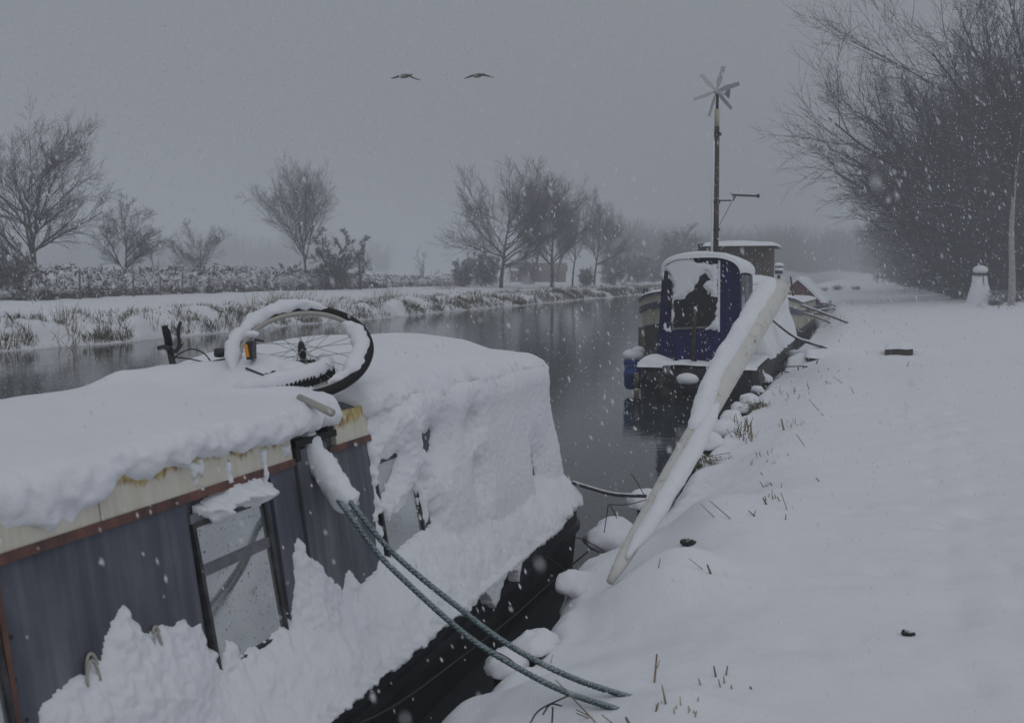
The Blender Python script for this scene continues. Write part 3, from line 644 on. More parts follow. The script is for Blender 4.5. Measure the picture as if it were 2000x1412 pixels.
rope('hull_line', 'thin dark line slung low along the hull in the gap by the bank', [onx(640, 1440, -1.9), onx(770, 1378, -1.9), onx(900, 1284, -1.9), onx(1000, 1206, -1.9), onx(1085, 1130, -1.92), onx(1180, 1050, -1.95)], .006, M_line)
rope('stern_line', 'grey line with snow from the narrowboat end to the bank lump', [dep(1118, 942, 7.75), dep(1150, 952, 7.7), dep(1200, 965, 7.6), dep(1262, 968, 7.5)], .016, M_rope_g)

# ------------------------------------------------------------------ leaning white pole
pt = dep(1522, 562, 7.6); pbm = onz(1203, 1116, .56); dirp = (pt - pbm) / np.linalg.norm(pt - pbm)
pole = thing('leaning_pole', 'long white pole with flaking paint, leaning out of the snowy bank', 'pole', pbm)
path = np.array([pbm + dirp * t_ for t_ in np.linspace(-.08, np.linalg.norm(pt - pbm), 30)])
MB().tube(path, np.interp(np.linspace(0, 1, 30), [0, .06, .3, 1], [.022, .045, .062, .08]), 18).build('shaft', M_pole, pole, True)
LP = np.linalg.norm(pt - pbm); ts = np.linspace(.38, 1.0, 70) ; side = np.cross(dirp, ZZ); side /= np.linalg.norm(side); upn = np.cross(side, dirp)
off = np.interp(ts, [.38, .45, .55, .62, .7, 1], [.02, .045, .06, .05, .06, .05]); cr = np.interp(ts, [.38, .42, .5, .6, .66, .97, 1], [.012, .05, .07, .062, .07, .076, .045])
pp = pbm + dirp * (ts[:, None] * LP) + upn * off[:, None] - side * np.interp(ts, [.38, .5, .6, 1], [-.02, .02, .06, .045])[:, None]
mb = MB(); mb.tube(pp, cr, 18); V = mb.V[0]; mb.V[0] = V + (.022 * fbm(V * 6, 3))[:, None] * upn + (.008 * fbm(V * 25, 2))[:, None] * side; mb.build('snow_cap', M_snow, pole, True)
ts = np.linspace(.03, .52, 50); pp = pbm + dirp * (ts[:, None] * LP) + upn * np.interp(ts, [0, .2, .5], [.03, .035, .03])[:, None] + side * np.interp(ts, [0, .15, .35, .52], [.03, .065, .075, .05])[:, None]
mb = MB(); mb.tube(pp, np.interp(ts, [.03, .1, .35, .47, .52], [.015, .05, .058, .045, .012]), 16); V = mb.V[0]; mb.V[0] = V + (.014 * fbm(V * 7, 3))[:, None] * upn; mb.build('snow_cap', M_snow, pole, True)

# ------------------------------------------------------------------ timber piles with snow caps along the edge
PILES = [(1500, 722, .30, .15), (1489, 745, .30, .16), (1478, 764, .30, .12), (1462, 786, .30, .15), (1446, 803, .30, .15), (1430, 824, .30, .17), (1402, 846, .30, .2), (1380, 872, .30, .2), (1357, 905, .22, .14), (1262, 985, .33, .15), (1205, 1064, .30, .22), (1132, 1152, .33, .14), (1045, 1262, .34, .11), (985, 1305, .28, .11)]
ords = ['farthest, at the blue boat stern', 'second', 'third', 'fourth', 'fifth', 'sixth', 'seventh', 'eighth, with bare timber showing', 'small, half hidden behind the white pole', 'where the grey line ends', 'broad, at the narrowboat end', 'round, beside the foot of the white pole', 'under the green ropes', 'nearest, low in the gap under the ropes']
for (px, py, z, r), lb in zip(PILES, ords):
    p = onz(px, py, z); lab = 'snow-capped timber pile on the bank edge, ' + (lb if not lb in ('second', 'third', 'fourth', 'fifth', 'sixth', 'seventh') else lb + ' from the blue boat')
    t_ = thing('timber_pile', lab, 'pile', (p[0], p[1], -.4), 'timber piles along the bank edge')
    MB().tube([(p[0] + .02, p[1], -.4), (p[0] + .01, p[1], .1), (p[0], p[1], z - .03)], [r * .5, r * .5, r * .5], 10).build('post', M_wood if py < 950 else M_wood_d, t_)
    mb = MB(); mb.ball((p[0], p[1], z + r * .12), (r, r * 1.15, r * .72), 26, 16, .34, 1.1 / r * .8, zcut=-r * .12); mb.build('snow_cap', M_snow, t_, True)

# ------------------------------------------------------------------ blue-hooded boat
def ghit(px, py, far=400.):
    r = ray(px, py); t = 1.5 * np.exp(np.linspace(0, math.log(270), 160))
    for _ in range(3):
        p = CP + r * t[:, None]; h = p[:, 2] < ground_z(p[:, 0], p[:, 1])
        if not h.any(): return CP + r * far
        k = max(1, int(np.argmax(h))); t = np.linspace(t[k - 1], t[k], 12)
    return CP + r * t[6]
def balls(lst, name, m, parent, amp=.14, sc_=3., nu=18, nv=12):
    mb = MB()
    for c, r in lst: mb.ball(c, r, nu, nv, amp, sc_)
    return mb.build(name, m, parent, True)
SY = 17.6
bb_ = thing('narrowboat', 'dark narrowboat with a navy blue canvas hood over its stern', 'narrowboat', (-2.7, 23, 0))
lv = []
for z, ins in ((-.6, .08), (0, .0), (.33, -.02), (.34, -.05), (.40, -.05), (.41, -.02), (.60, -.02), (.64, .02)):
    q = [(-3.72 + ins, 26.5), (-3.70 + ins, SY + .22), (-3.62 + ins, SY + .08), (-3.3, SY + ins), (-2.7, SY - .06 + ins), (-2.1, SY + ins), (-1.78 - ins, SY + .08), (-1.70 - ins, SY + .22), (-1.68 - ins, 26.5), (-2.1, 29), (-2.7, 30.2), (-3.3, 29)]
    lv.append([(a, b, z) for a, b in q])
P = np.array(lv); mb = MB(); mb.add(P.reshape(-1, 3), gridF(P.shape[0], P.shape[1], 0, True)[:, ::-1]); mb.build('hull', M_hull_rust, bb_)
mb = MB(); mb.add(P[-1] - np.array([0, 0, .004]), [np.arange(P.shape[1])[None]]); mb.build('deck', M_hull, bb_)
Yd, Xd = np.meshgrid(np.linspace(SY - .08, 20.0, 60), np.linspace(-3.74, -1.68, 60), indexing='ij')
cd = np.stack([Xd, Yd, 0 * Xd], -1)
edge = np.minimum(np.minimum(Xd + 3.76, -1.66 - Xd), Yd - SY + .10 - .10 * np.abs(Xd + 2.7) ** 3) / .10
zz = .645 + np.clip(edge, -.2, 1) ** 1 * .0 + np.sqrt(np.clip(edge, 0, 1)) * (.06 + .03 * noise(cd * 2) + .12 * np.exp(-((Xd + 3.5) / .25) ** 2 - ((Yd - 18.0) / .35) ** 2) + .03 * np.exp(-((Xd + 2.95) / .2) ** 2)) - .02 * (edge < 0)
grid('deck_snow', np.stack([Xd, Yd, zz], -1), M_snow, bb_, flip=True)
# hood
CY = 18.05; pL = ony(1288, 700, CY); pR = ony(1441, 700, CY); hc = (pL[0] + pR[0]) / 2; ha = (pR[0] - pL[0]) / 2; zt_ = ony(1365, 503, CY)[2]; zsh = 2.24
def hood(n=21, grow=0., z0=.68):
    p = [(hc - ha - grow - .05, z0), (hc - ha - grow - .02, 1.4)]
    for a in np.linspace(math.pi, 0, n): p.append((hc + (ha + grow) * np.sign(math.cos(a)) * abs(math.cos(a)) ** .72, zsh + (zt_ - zsh + grow) * abs(math.sin(a)) ** .9))
    return np.array(p + [(hc + ha + grow + .02, 1.4), (hc + ha + grow + .05, z0)])
hp = hood(); hn = len(hp)
Ph = np.stack([np.column_stack([hp[:, 0], np.full(hn, y) + .0 * hp[:, 1] + (.16 * sst(.7, 2.6, hp[:, 1]) if y == CY else 0), hp[:, 1] - .05 * ((y - CY) / 2.2) ** 2]) for y in (CY, CY + .6, CY + 1.2, CY + 2.2)])
mb = MB(); mb.add(Ph.reshape(-1, 3), [gridF(4, hn)[:, ::-1]]); mb.add(Ph[0], [np.arange(hn)[None]]); mb.add(Ph[-1], [np.arange(hn)[None, ::-1]]); hd_ = mb.build('hood', M_canvas, bb_)
def fy(z): return CY + .16 * sst(.7, 2.6, np.asarray(z, float))
def fpt(px, py, off=0.):
    y = CY
    for _ in range(6): p = ony(px, py, y); y = float(fy(p[2]))
    p = ony(px, py, y); return np.array([p[0], p[1] - off, p[2]])
def fpatch(name, pts, m, off, th=.01):
    a = [fpt(*q, off) for q in pts]; n = len(a); mb = MB(); mb.add(a + [p + np.array([0, th, 0]) for p in a], [np.arange(n)[None, ::-1], np.array([[i, (i + 1) % n, n + (i + 1) % n, n + i] for i in range(n)])]); return mb.build(name, m, hd_)
fpatch('window', [(1317, 516), (1340, 509), (1370, 508), (1400, 513), (1403, 560), (1402, 636), (1360, 641), (1316, 638)], M_clear, .012)
fpatch('window', [(1297, 530), (1306, 524), (1309, 560), (1308, 600), (1298, 598)], M_clear, .012)
for a in ([(1313, 512), (1317, 512), (1316, 645), (1312, 645)], [(1403, 508), (1407, 510), (1406, 648), (1402, 648)], [(1316, 640), (1402, 636), (1402, 640), (1316, 644)]): fpatch('seam_tape', a, M_alu if a[0][0] < 1400 else M_snow, .018)
for i, (y0, y1) in enumerate(((CY + .25, CY + .75), (CY + .85, CY + 1.45), (CY + 1.55, CY + 2.1))):
    mb = MB(); xx = hc + ha; sh = np.array([(xx + .035, y0, 1.3), (xx + .035, y1, 1.3), (xx + .012, y1, 2.2), (xx + .012, y0, 2.22)]); mb.add(np.concatenate([sh, sh - np.array([.04, 0, 0])]), [[0, 1, 2, 3], [0, 4, 5, 1], [1, 5, 6, 2], [2, 6, 7, 3], [3, 7, 4, 0]]); mb.build('side_window', M_pane if i != 1 else M_alu, hd_)
# snow on the hood front
gx = np.linspace(hc - ha - .05, hc + ha + .05, 150); gz = np.linspace(.7, 2.7, 200); Gx, Gz = np.meshgrid(gx, gz, indexing='ij')
def fsd(pts): return sdf([(fpt(*q)[0], fpt(*q)[2]) for q in pts], Gx, Gz)
ds_ = fsd([(1292, 520), (1318, 500), (1345, 503), (1372, 512), (1403, 516), (1404, 584), (1392, 580), (1385, 572), (1375, 566), (1352, 570), (1338, 583), (1320, 586), (1318, 592), (1316, 640), (1310, 643), (1311, 600), (1313, 556), (1300, 530), (1296, 548), (1290, 540)])
ds_ = np.maximum(ds_, fsd([(1404, 584), (1406, 640), (1398, 645), (1370, 648), (1384, 636), (1396, 618), (1400, 592)]))
ds_ = np.maximum(ds_, fsd([(1296, 645), (1299, 618), (1303, 645), (1312, 622), (1312, 650)]))
ds_ = np.minimum(ds_, -fsd([(1378, 534), (1384, 545), (1372, 558), (1384, 575), (1362, 590), (1345, 577), (1358, 566), (1364, 550)]))
cg = np.stack([Gx, Gz, 0 * Gx], -1); ds_ = ds_ + .035 * fbm(cg * 8, 4) - .01
th_ = np.where(ds_ > 0, .01 + .03 * sst(0, .08, ds_), -.03)
grid('snow_patch', np.stack([Gx, fy(Gz) - .012 - th_, Gz], -1), M_snow, hd_, mask=ds_ > -.004)
# snow on the hood roof
hs_ = hood(31, .0); k0 = [i for i in range(len(hs_)) if hs_[i, 1] > 2.22]; arc = hs_[k0]; m_ = len(arc)
tt = np.linspace(0, 1, m_); thk = .03 + .075 * np.sin(math.pi * tt) ** .5
nrm = np.column_stack([(arc[:, 0] - hc) / ha * .6, np.full(m_, 1.)]); nrm /= np.linalg.norm(nrm, axis=1)[:, None]
yy = np.concatenate([[CY - .0, CY + .04, CY + .03, CY + .08, CY + .16], np.linspace(CY + .3, CY + 2.35, 14)]); kk = np.concatenate([[0., .1, .6, .92, 1], np.ones(14)])
P = np.stack([np.column_stack([arc[:, 0] + nrm[:, 0] * thk * k, np.full(m_, y) + .09, arc[:, 1] + nrm[:, 1] * thk * k - .05 * max(0, (y - CY) / 2.2) ** 2]) for y, k in zip(yy, kk)])
P[..., 2] += .018 * noise(P * 3.1); grid('roof_snow', P, M_snow, hd_, flip=True)
# cabin behind the hood, tiller, studs, fender
mb = MB(); mb.prism([(-3.5, 20.2, .6), (-1.9, 20.2, .6), (-2.02, 20.2, 1.75), (-2.7, 20.2, 1.83), (-3.38, 20.2, 1.75)], (0, 7.5, 0)); mb.build('cabin', M_navy, bb_)
Yc2, Sc2 = np.meshgrid(np.linspace(20.1, 27.8, 90), np.linspace(0, 1, 50), indexing='ij')
px_ = np.interp(Sc2, [0, .12, .4, .5, .7, .95, 1], [-1.64, -1.68, -1.86, -1.92, -2.2, -3.4, -3.52]); pz_ = np.interp(Sc2, [0, .12, .4, .5, .7, .95, 1], [.6, .74, 1.3, 1.78, 1.95, 1.92, 1.75])
q = np.stack([px_, Yc2, pz_], -1); q[..., 0] += .05 * fbm(q * 2.2, 3); q[..., 2] += .03 * noise(q * 1.7 + 4); q0 = q[:1].copy(); q0[..., 0] = np.minimum(q0[..., 0] - .35, -2.0); q0[..., 1] -= .04; q0[..., 2] -= .1; q = np.concatenate([q0, q]); q[1, :, 0] -= .06; grid('cabin_snow', q, M_snow, bb_, flip=True)
a, b = dep(1352, 702, 17.55), dep(1358, 604, 17.55); MB().tube([a, (a + b) / 2, b], [.04, .034, .03], 8).build('tiller', M_wood_d, bb_, True)
balls([(b, (.03, .03, .05))], 'snow_cap', M_snow, bb_)
for px, py in ((1320, 704), (1355, 707), (1386, 713)):
    p = dep(px, py, 17.75); MB().tube([p - ZZ * .12, p + ZZ * .02], .03, 8).box(p + ZZ * .025, (.1, .05, .03)).build('cleat', M_blackp, bb_)
p = dep(1346, 752, 17.5); MB().ball(p, (.2, .16, .2), 16, 10).build('stern_fender', M_black, bb_, True)
balls([(p + np.array([-.02, -.05, .10]), (.19, .15, .11))], 'snow_cap', M_snow, bb_, .1)
for py in (742, 772): p = dep(1243, py, 17.9); MB().tube([p - ZZ * .12, p + ZZ * .12], .045, 8).build('fender_block', M_wood, bb_, True)
# blue barrel float alongside
p = dep(1237, 722, 19.2); brl = thing('plastic_barrel', 'blue plastic barrel with a snow cap afloat at the hooded boat', 'barrel', p)
pr = [(.0, -.36), (.13, -.36), (.17, -.30), (.175, -.1), (.185, -.09), (.185, -.05), (.175, -.04), (.175, .12), (.185, .13), (.185, .17), (.17, .18), (.15, .27), (.0, .29)]
th = np.linspace(0, 2 * math.pi, 20, endpoint=False); V = np.array([[p[0] + r * math.cos(t), p[1] + r * math.sin(t), p[2] + z] for r, z in pr for t in th]); mk('drum', V, gridF(len(pr), 20, 0, True), M_barrel, brl)
balls([(p + np.array([0, 0, .27]), (.2, .2, .12)), (p + np.array([.08, .1, .34]), (.13, .15, .1))], 'snow_cap', M_snow, brl, .15)
# wind turbine on a mast
MD = 20.6; m0, m1 = dep(1402, 500, MD), dep(1399, 196, MD); m0[:2] = m1[:2] * .5 + m0[:2] * .5; m1[:2] = m0[:2] - np.array([.02, 0])
m0[2] = 1.6
wt = thing('wind_turbine', 'six-bladed wind turbine on a tall brown mast above the blue hood', 'wind turbine', m0)
MB().tube([m0, m0 * .5 + m1 * .5, m1 - ZZ * .55, m1 - ZZ * .5], [.062, .058, .052, .04], 10).build('mast', M_brown, wt, True)
MB().tube([m1 - ZZ * .55, m1 - ZZ * .2], .05, 10).build('collar', M_bargec, wt, True)
MB().tube([m1 - ZZ * .25, m1 + ZZ * .1], .03, 8).build('yaw_post', M_blackp, wt, True)
for zz_ in (.0, .5, 1.05, 2.4): MB().tube([m0 + ZZ * (1.0 + zz_), m0 + ZZ * (1.06 + zz_)], .075, 10).build('clamp', M_blackp, wt)
MB().tube(np.array([m0 + RT * -.075 + ZZ * t_ for t_ in (.4, 1.2, 2.2, 3.3)]), .03, 8).build('snow_strip', M_snow, wt, True)
hub = m1 + ZZ * .14; ax = -F0 * .80 - RT * .58; ax /= np.linalg.norm(ax); hx = np.cross(ZZ, ax); hx /= np.linalg.norm(hx)
MB().tube([hub - ax * .30, hub - ax * .2, hub - ax * .05, hub + ax * .06, hub + ax * .09], [.03, .055, .06, .05, .01], 10).build('nacelle', M_blade, wt, True)
MB().prism([hub - ax * .30 + ZZ * .0, hub - ax * .52 + ZZ * .16, hub - ax * .60 + ZZ * .16, hub - ax * .56 - ZZ * .06], hx * .012).build('tail_fin', M_alu, wt)
for k in range(6):
    a_ = math.radians(72 + 60 * k); u_ = hx * math.cos(a_) + ZZ * math.sin(a_); v_ = np.cross(ax, u_); tw = v_ * .86 + ax * .5
    c0, c1, c2 = hub + ax * .05 + u_ * .05, hub + ax * .05 + u_ * .20, hub + ax * .05 + u_ * .50
    q = [c0 - tw * .02, c0 + tw * .02, c1 + tw * .055, c2 + tw * .042, c2 - tw * .036, c1 - tw * .045]
    MB().prism(q, ax * .012).build('blade', M_blade, wt)
# television aerial
an = thing('television_aerial', 'small yagi television aerial on a thin arm beside the turbine mast', 'aerial', dep(1404, 392, MD))
ap = [dep(1404, 392, MD), dep(1432, 392, MD), dep(1436, 384, MD)]; MB().tube(ap, .016, 6).build('arm', M_blackp, an)
MB().tube([dep(1405, 440, MD), dep(1436, 382, MD)], .006, 5).build('stay', M_blackp, an)
b0, b1 = dep(1430, 381, MD), dep(1479, 383, MD); MB().tube([b0, b1], .02, 6).build('boom', M_blackp, an)
for t_ in np.linspace(0, 1, 11): p = b0 + (b1 - b0) * t_; l = .10 if t_ > 0 else .2; MB().tube([p - (F0 * .8 + ZZ * .3) * l, p + (F0 * .8 + ZZ * .3) * l], .008, 5).build('element', M_blackp, an)
MB().box(b1 + RT * .02, (.05, .05, .07)).build('end_cap', M_blackp, an); MB().tube([b0 + ZZ * .012, b1 + ZZ * .012], .012, 6).build('snow_strip', M_snow, an)

# ------------------------------------------------------------------ wide barge, bow towards us
bg_ = thing('barge', 'wide cream barge with dark rubbing strakes and a brown wheelhouse', 'barge', (-4.4, 38, 0))
bcx, bhw, by0 = -4.45, 2.55, 31.2
def bow(n=24):
    a = np.linspace(-90, 90, n); p = [(bcx + bhw * np.sign(t) * abs(math.sin(math.radians(t))) ** .75, by0 + 2.8 - 2.8 * math.cos(math.radians(t)) ** .8) for t in a]; return np.array([(bcx - bhw, 44)] + p + [(bcx + bhw, 44)])
bp = bow(); sheer = 1.22 + .62 * np.exp(-((bp[:, 1] - by0) / 1.6)) ; fl = np.exp(-((bp[:, 1] - by0) / 2.5))
def strip(z0, z1, out0, out1, name, m):
    rows = []
    for zf_, o_ in ((z0, out0), (z0, out1), ((z0 + z1) / 2, out1), (z1, out1), (z1, out0)):
        z = -.6 + (sheer + .6) * zf_; k = 1 + o_ - .12 * (1 - zf_) * fl
        rows.append(np.column_stack([bcx + (bp[:, 0] - bcx) * k, 44 + (bp[:, 1] - 44) * (1 + o_ * .3 - .03 * (1 - zf_) * fl), z]))
    P = np.stack(rows); mb = MB(); mb.add(P.reshape(-1, 3), gridF(*P.shape[:2])[:, ::-1]); return mb.build(name, m, bg_)
strip(0, .56, -.02, 0, 'hull', M_hull); strip(.56, .78, -.02, 0, 'topside', M_bargec); strip(.78, .86, -.02, .018, 'rubbing_strake', M_navy); strip(.86, .965, -.02, 0, 'topside', M_bargec); strip(.965, 1.0, -.02, .015, 'rubbing_strake', M_navy)
mb = MB(); mb.add(np.column_stack([bp[:, 0], bp[:, 1], sheer - .02]), [np.arange(len(bp))[None]]); mb.build('deck', M_navy, bg_)
rows = []
for k, h in ((1.01, -.01), (1.0, .06), (.9, .12), (.6, .16), (.2, .18)): rows.append(np.column_stack([bcx + (bp[:, 0] - bcx) * k, 44.2 + (bp[:, 1] - 44.2) * (k if k > .9 else .9 + (k - .9) * .5), sheer + h]))
P = np.stack(rows); P[..., 2] += .05 * noise(P * .8); grid('deck_snow', P, M_snow, bg_, flip=False)
wx0, wx1 = ony(1385, 500, 35.6)[0], ony(1505, 500, 35.6)[0]; wz = ony(1440, 484, 35.6)[2]
for x0, x1 in ((wx0, wx0 + .78), (wx0 + .79, wx0 + 1.56), (wx0 + 1.57, wx1)): MB().box(((x0 + x1) / 2, 35.6, (wz + 1.2) / 2), (x1 - x0, .05, wz - 1.2)).build('wheelhouse_board', M_brown, bg_)
MB().box(((wx0 + wx1) / 2, 36.7, (wz + 1.2) / 2), (wx1 - wx0 - .1, 2.1, wz - 1.22)).build('wheelhouse', M_brown, bg_)
MB().box(((wx0 + wx1) / 2, 36.6, wz + .03), (wx1 - wx0 + .3, 2.6, .06)).build('wheelhouse_roof', M_wood_d, bg_)
Xr, Yr = np.meshgrid(np.linspace(wx0 - .2, wx1 + .2, 30), np.linspace(35.2, 38, 20), indexing='ij'); ex = np.clip(np.minimum(np.minimum(Xr - wx0 + .2, wx1 + .2 - Xr), np.minimum(Yr - 35.2, 38 - Yr)) / .15, 0, 1)
grid('roof_snow', np.stack([Xr, Yr, wz + .05 + np.sqrt(ex) * (.14 + .05 * np.sin((Xr - wx0) / (wx1 - wx0) * math.pi) + .03 * noise(np.stack([Xr, Yr, 0 * Xr], -1)))], -1), M_snow, bg_)
p = dep(1371, 482, 36); MB().tube([p - ZZ * 1.8, p - ZZ * .15, p - ZZ * .14, p + ZZ * .1], [.09, .09, .15, .15], 10).build('chimney', M_blackp, bg_)
p = dep(1521, 540, 33.5); MB().tube([p - ZZ * .5, p + ZZ * .05], .05, 8).tube([p + ZZ * .08, p + ZZ * .22], .13, 10).tube([p + ZZ * .3, p + ZZ * .34], .12, 10).build('mushroom_vent', M_blackp, bg_)
balls([(p + ZZ * .22, (.15, .15, .07)), (p + ZZ * .38, (.15, .15, .07))], 'snow_cap', M_snow, bg_, .1)
mb = MB()
for px, py, h in ((1258, 592, .5), (1264, 588, .42), (1270, 585, .3)): p = dep(px, py, 33.2); mb.tube([p - ZZ * .1, p + ZZ * h], .025, 6)
mb.tube([dep(1257, 563, 33.2), dep(1275, 577, 33.2)], .025, 6); mb.build('bow_rail', M_blackp, bg_)
p = dep(1254, 655, 33.0); MB().box(p, (.22, .12, .55)).build('fender_block', M_wood, bg_)
balls([(dep(1470, 552, 33), (.9, .6, .25))], 'deck_snow', M_snow, bg_, .1, 1.)
p0 = dep(1544, 540, 32.5); p1 = dep(1552, 600, 32.5); st_ = thing('mooring_stake', 'thin dark upright pole standing against the barge bow', 'pole', p1); MB().tube([p1 - ZZ * .8, p1, p0], [.04, .04, .03], 6).build('shaft', M_wood_d, st_)

# ------------------------------------------------------------------ boat with the maroon gable
gb = thing('houseboat', 'far boat with a maroon gabled cabin under snow beyond the barge', 'houseboat', (-2.75, 50, 0))
MB().prism([(-3.75, 46, .2), (-1.75, 46, .2), (-1.75, 46, 1.05), (-2.75, 46, 1.98), (-3.75, 46, 1.05)], (0, 8, 0)).build('cabin', M_maroon, gb)
lv = [[(-3.9, 55, z), (-3.9, 46, z), (-3.3, 44.9 - k, z), (-2.75, 44.4 - k, z), (-2.2, 44.9 - k, z), (-1.6, 46, z), (-1.6, 55, z)] for z, k in ((-.5, -.3), (.15, 0), (.55, .1), (.9, .2))]
P = np.array(lv); mb = MB(); mb.add(P[:2].reshape(-1, 3), gridF(2, 7)[:, ::-1]); mb.build('hull', M_hull, gb); mb = MB(); mb.add(P[1:3].reshape(-1, 3), gridF(2, 7)[:, ::-1]); mb.build('topside', M_bargec, gb); mb = MB(); mb.add(P[2:].reshape(-1, 3), [gridF(2, 7)[:, ::-1]]); mb.add(P[-1], [np.arange(7)[None]]); mb.build('bulwark', M_navy, gb)
for s in (-1, 1):
    U_, V_ = np.meshgrid(np.linspace(0, 1.12, 16), np.linspace(45.85, 54.1, 30), indexing='ij'); q = np.stack([-2.75 + s * U_ * 1.0, V_, 2.0 - .93 * U_ + .13 - .05 * U_ ** 4], -1); q[..., 2] += .03 * noise(q * 2); q2 = q.copy(); q2[..., 2] -= .14
    mb = MB(); mb.add(q.reshape(-1, 3), gridF(16, 30)); mb.add(np.concatenate([q[:, 0], q2[:, 0]]), gridF(2, 16)); mb.add(np.concatenate([q[-1], q2[-1]]), gridF(2, 30)); mb.build('roof_snow', M_snow, gb, True)
for (x0, x1) in ((-3.3, -2.85), (-2.65, -2.2)): MB().box(((x0 + x1) / 2, 45.98, 1.0), (x1 - x0, .04, .4)).build('window', M_clear, gb)
balls([((-2.75, 45.1, .95), (.7, .7, .2))], 'deck_snow', M_snow, gb, .1, 1.)

# ------------------------------------------------------------------ odds and ends on the bank
POLES = [((1526, 584, 32.), (1655, 631), .034, 'longest snow-topped pole slanting from the barge bow to the bank'), ((1556, 608, 33.), (1622, 631), .03, 'thin crooked stick below the long pole on the bank'), ((1592, 612, 35.), (1622, 618), .036, 'short stout stick end lying above the long pole'),
         ((1600, 606, 37.), (1631, 604), .03, 'level thin stick near the houseboat, topmost of the brushwood'), ((1572, 585, 39.), (1590, 596), .03, 'thin stick leaning on the houseboat bow'), ((1602, 592, 40.), (1632, 598), .03, 'pale upper stick in the brushwood pile'), ((1500, 618, 22.), (1610, 679), .028, 'long thin mooring line curving from the blue-hooded boat to the snow')]
for (ax_, ay_, ad_), e_, r, lb in POLES:
    a = dep(ax_, ay_, ad_); b = ghit(*e_); m = (a + b) / 2 + np.array([0, 0, -.12 if r < .03 else .03]); root = thing('stick' if r >= .03 else 'mooring_line', lb, 'stick' if r >= .03 else 'rope', b, None)
    MB().tube(spline([a, m, b, b + (b - m) * .08 - ZZ * .05], 5), r, 6).build('shaft', M_wood_d, root, True)
    MB().tube(spline([a + ZZ * r * .9, m + ZZ * r * .9, (m + b) / 2 + ZZ * r * .9], 5), r * .8, 6).build('snow_strip', M_snow, root, True)
def plank(px0, px1, py, label, h=.09, deep=.4, sn=.14):
    a, b = ghit(px0, py), ghit(px1, py); d_ = (b - a); L = np.linalg.norm(d_); ux = d_ / L; uy = np.cross(ZZ, ux); root = thing('plank', label, 'plank', (a + b) / 2)
    MB().box((a + b) / 2 + uy * deep / 2 + ZZ * h * .3, (L, deep, h), np.column_stack([ux, uy, ZZ])).build('board', M_wood_d, root)
    Us, Vs = np.meshgrid(np.linspace(-.52, .52, 30), np.linspace(-.06, 1.1, 16), indexing='ij'); ed = np.clip(np.minimum(np.minimum(Us + .52, .52 - Us) * 6, np.minimum(Vs + .06, 1.1 - Vs) * 5), 0, 1)
    P = ((a + b) / 2)[None, None] + ux * (Us * L)[..., None] + uy * (Vs * deep)[..., None]; P[..., 2] += h * .8 + np.sqrt(ed) * sn + .02 * noise(P * 4); grid('snow_cap', P, M_snow, root)
plank(1532, 1578, 707, 'dark gangplank end under deep snow beside the blue-hooded boat', .1, .5, .2)
plank(1728, 1783, 694, 'short dark board half buried alone on the snowy towpath', .16, .5, .10)
rk = thing('wire_rack', 'bent thin metal rail standing in the snow below the gangplank', 'rail', ghit(1550, 722))
for pts in ([(1511, 717), (1540, 716), (1569, 715), (1593, 719)], [(1511, 718), (1530, 725), (1557, 731)], [(1538, 702), (1530, 726)], [(1559, 717), (1559, 731)], [(1569, 716), (1568, 727)], [(1573, 716), (1575, 727)], [(1597, 704), (1588, 732)], [(1528, 722), (1527, 737)]):
    g = ghit(1550, 726); D_ = float((g - CP) @ FW); MB().tube([dep(a, b, D_) for a, b in pts], .012, 5).build('bar', M_blackp, rk)
for px, py, r, lb in ((1772, 1240, .024, 'small black stone alone on the trodden snow, lower right'), (1345, 1064, .04, 'dark stone in a snow hollow beside the white pole')):
    p = ghit(px, py); t_ = thing('stone', lb, 'stone', p); mb = MB(); mb.ball(p + ZZ * r * .3, (r * 1.3, r, r * .7), 12, 8, .35, 20); mb.build('rock', M_stone, t_)
# snowman
p = ghit(1912, 591); D_ = float((p - CP) @ FW); u1 = D_ / 2000
sm = thing('snowman', 'tall snowman with a dark scarf standing on the towpath', 'snowman', p)
pr = [(26, -6), (24, 3), (20, 20), (15.5, 38), (12.5, 50), (11.5, 54)]; th = np.linspace(0, 2 * math.pi, 20, endpoint=False)
V = np.array([[p[0] + r * u1 * math.cos(t), p[1] + r * u1 * math.sin(t), p[2] + h * u1] for r, h in pr for t in th]); V += (.07 * fbm(V * 2.2, 3))[:, None] * np.array([1, 1, 0]); mb = MB(); mb.add(V, [gridF(len(pr), 20, 0, True), (np.arange(20) + 100)[None]]); mb.build('body', M_snow, sm, True)
balls([(p + ZZ * 63 * u1, (13.5 * u1, 13.5 * u1, 9.5 * u1))], 'head', M_snow, sm, .06, 1.5)
mb = MB(); torus(mb, p + ZZ * 54.5 * u1, RT, F0, ZZ, 12 * u1, 2.2 * u1, n=24, m=8); sf = mb.build('scarf', M_scarf, sm, True)
MB().tube([p + ZZ * 53 * u1 - F0 * 13 * u1, p + ZZ * 44 * u1 - F0 * 16.5 * u1, p + ZZ * 33 * u1 - F0 * 19 * u1], [.6 * u1, .8 * u1, .5 * u1], 6).build('scarf_end', M_scarf, sf)
MB().tube([p + ZZ * 68 * u1, p + ZZ * 75 * u1 + RT * 2 * u1, p + ZZ * 79 * u1 + RT * 1 * u1], [4 * u1, 3 * u1, 1.5 * u1], 7).build('twig_tuft', M_bramble, sm)
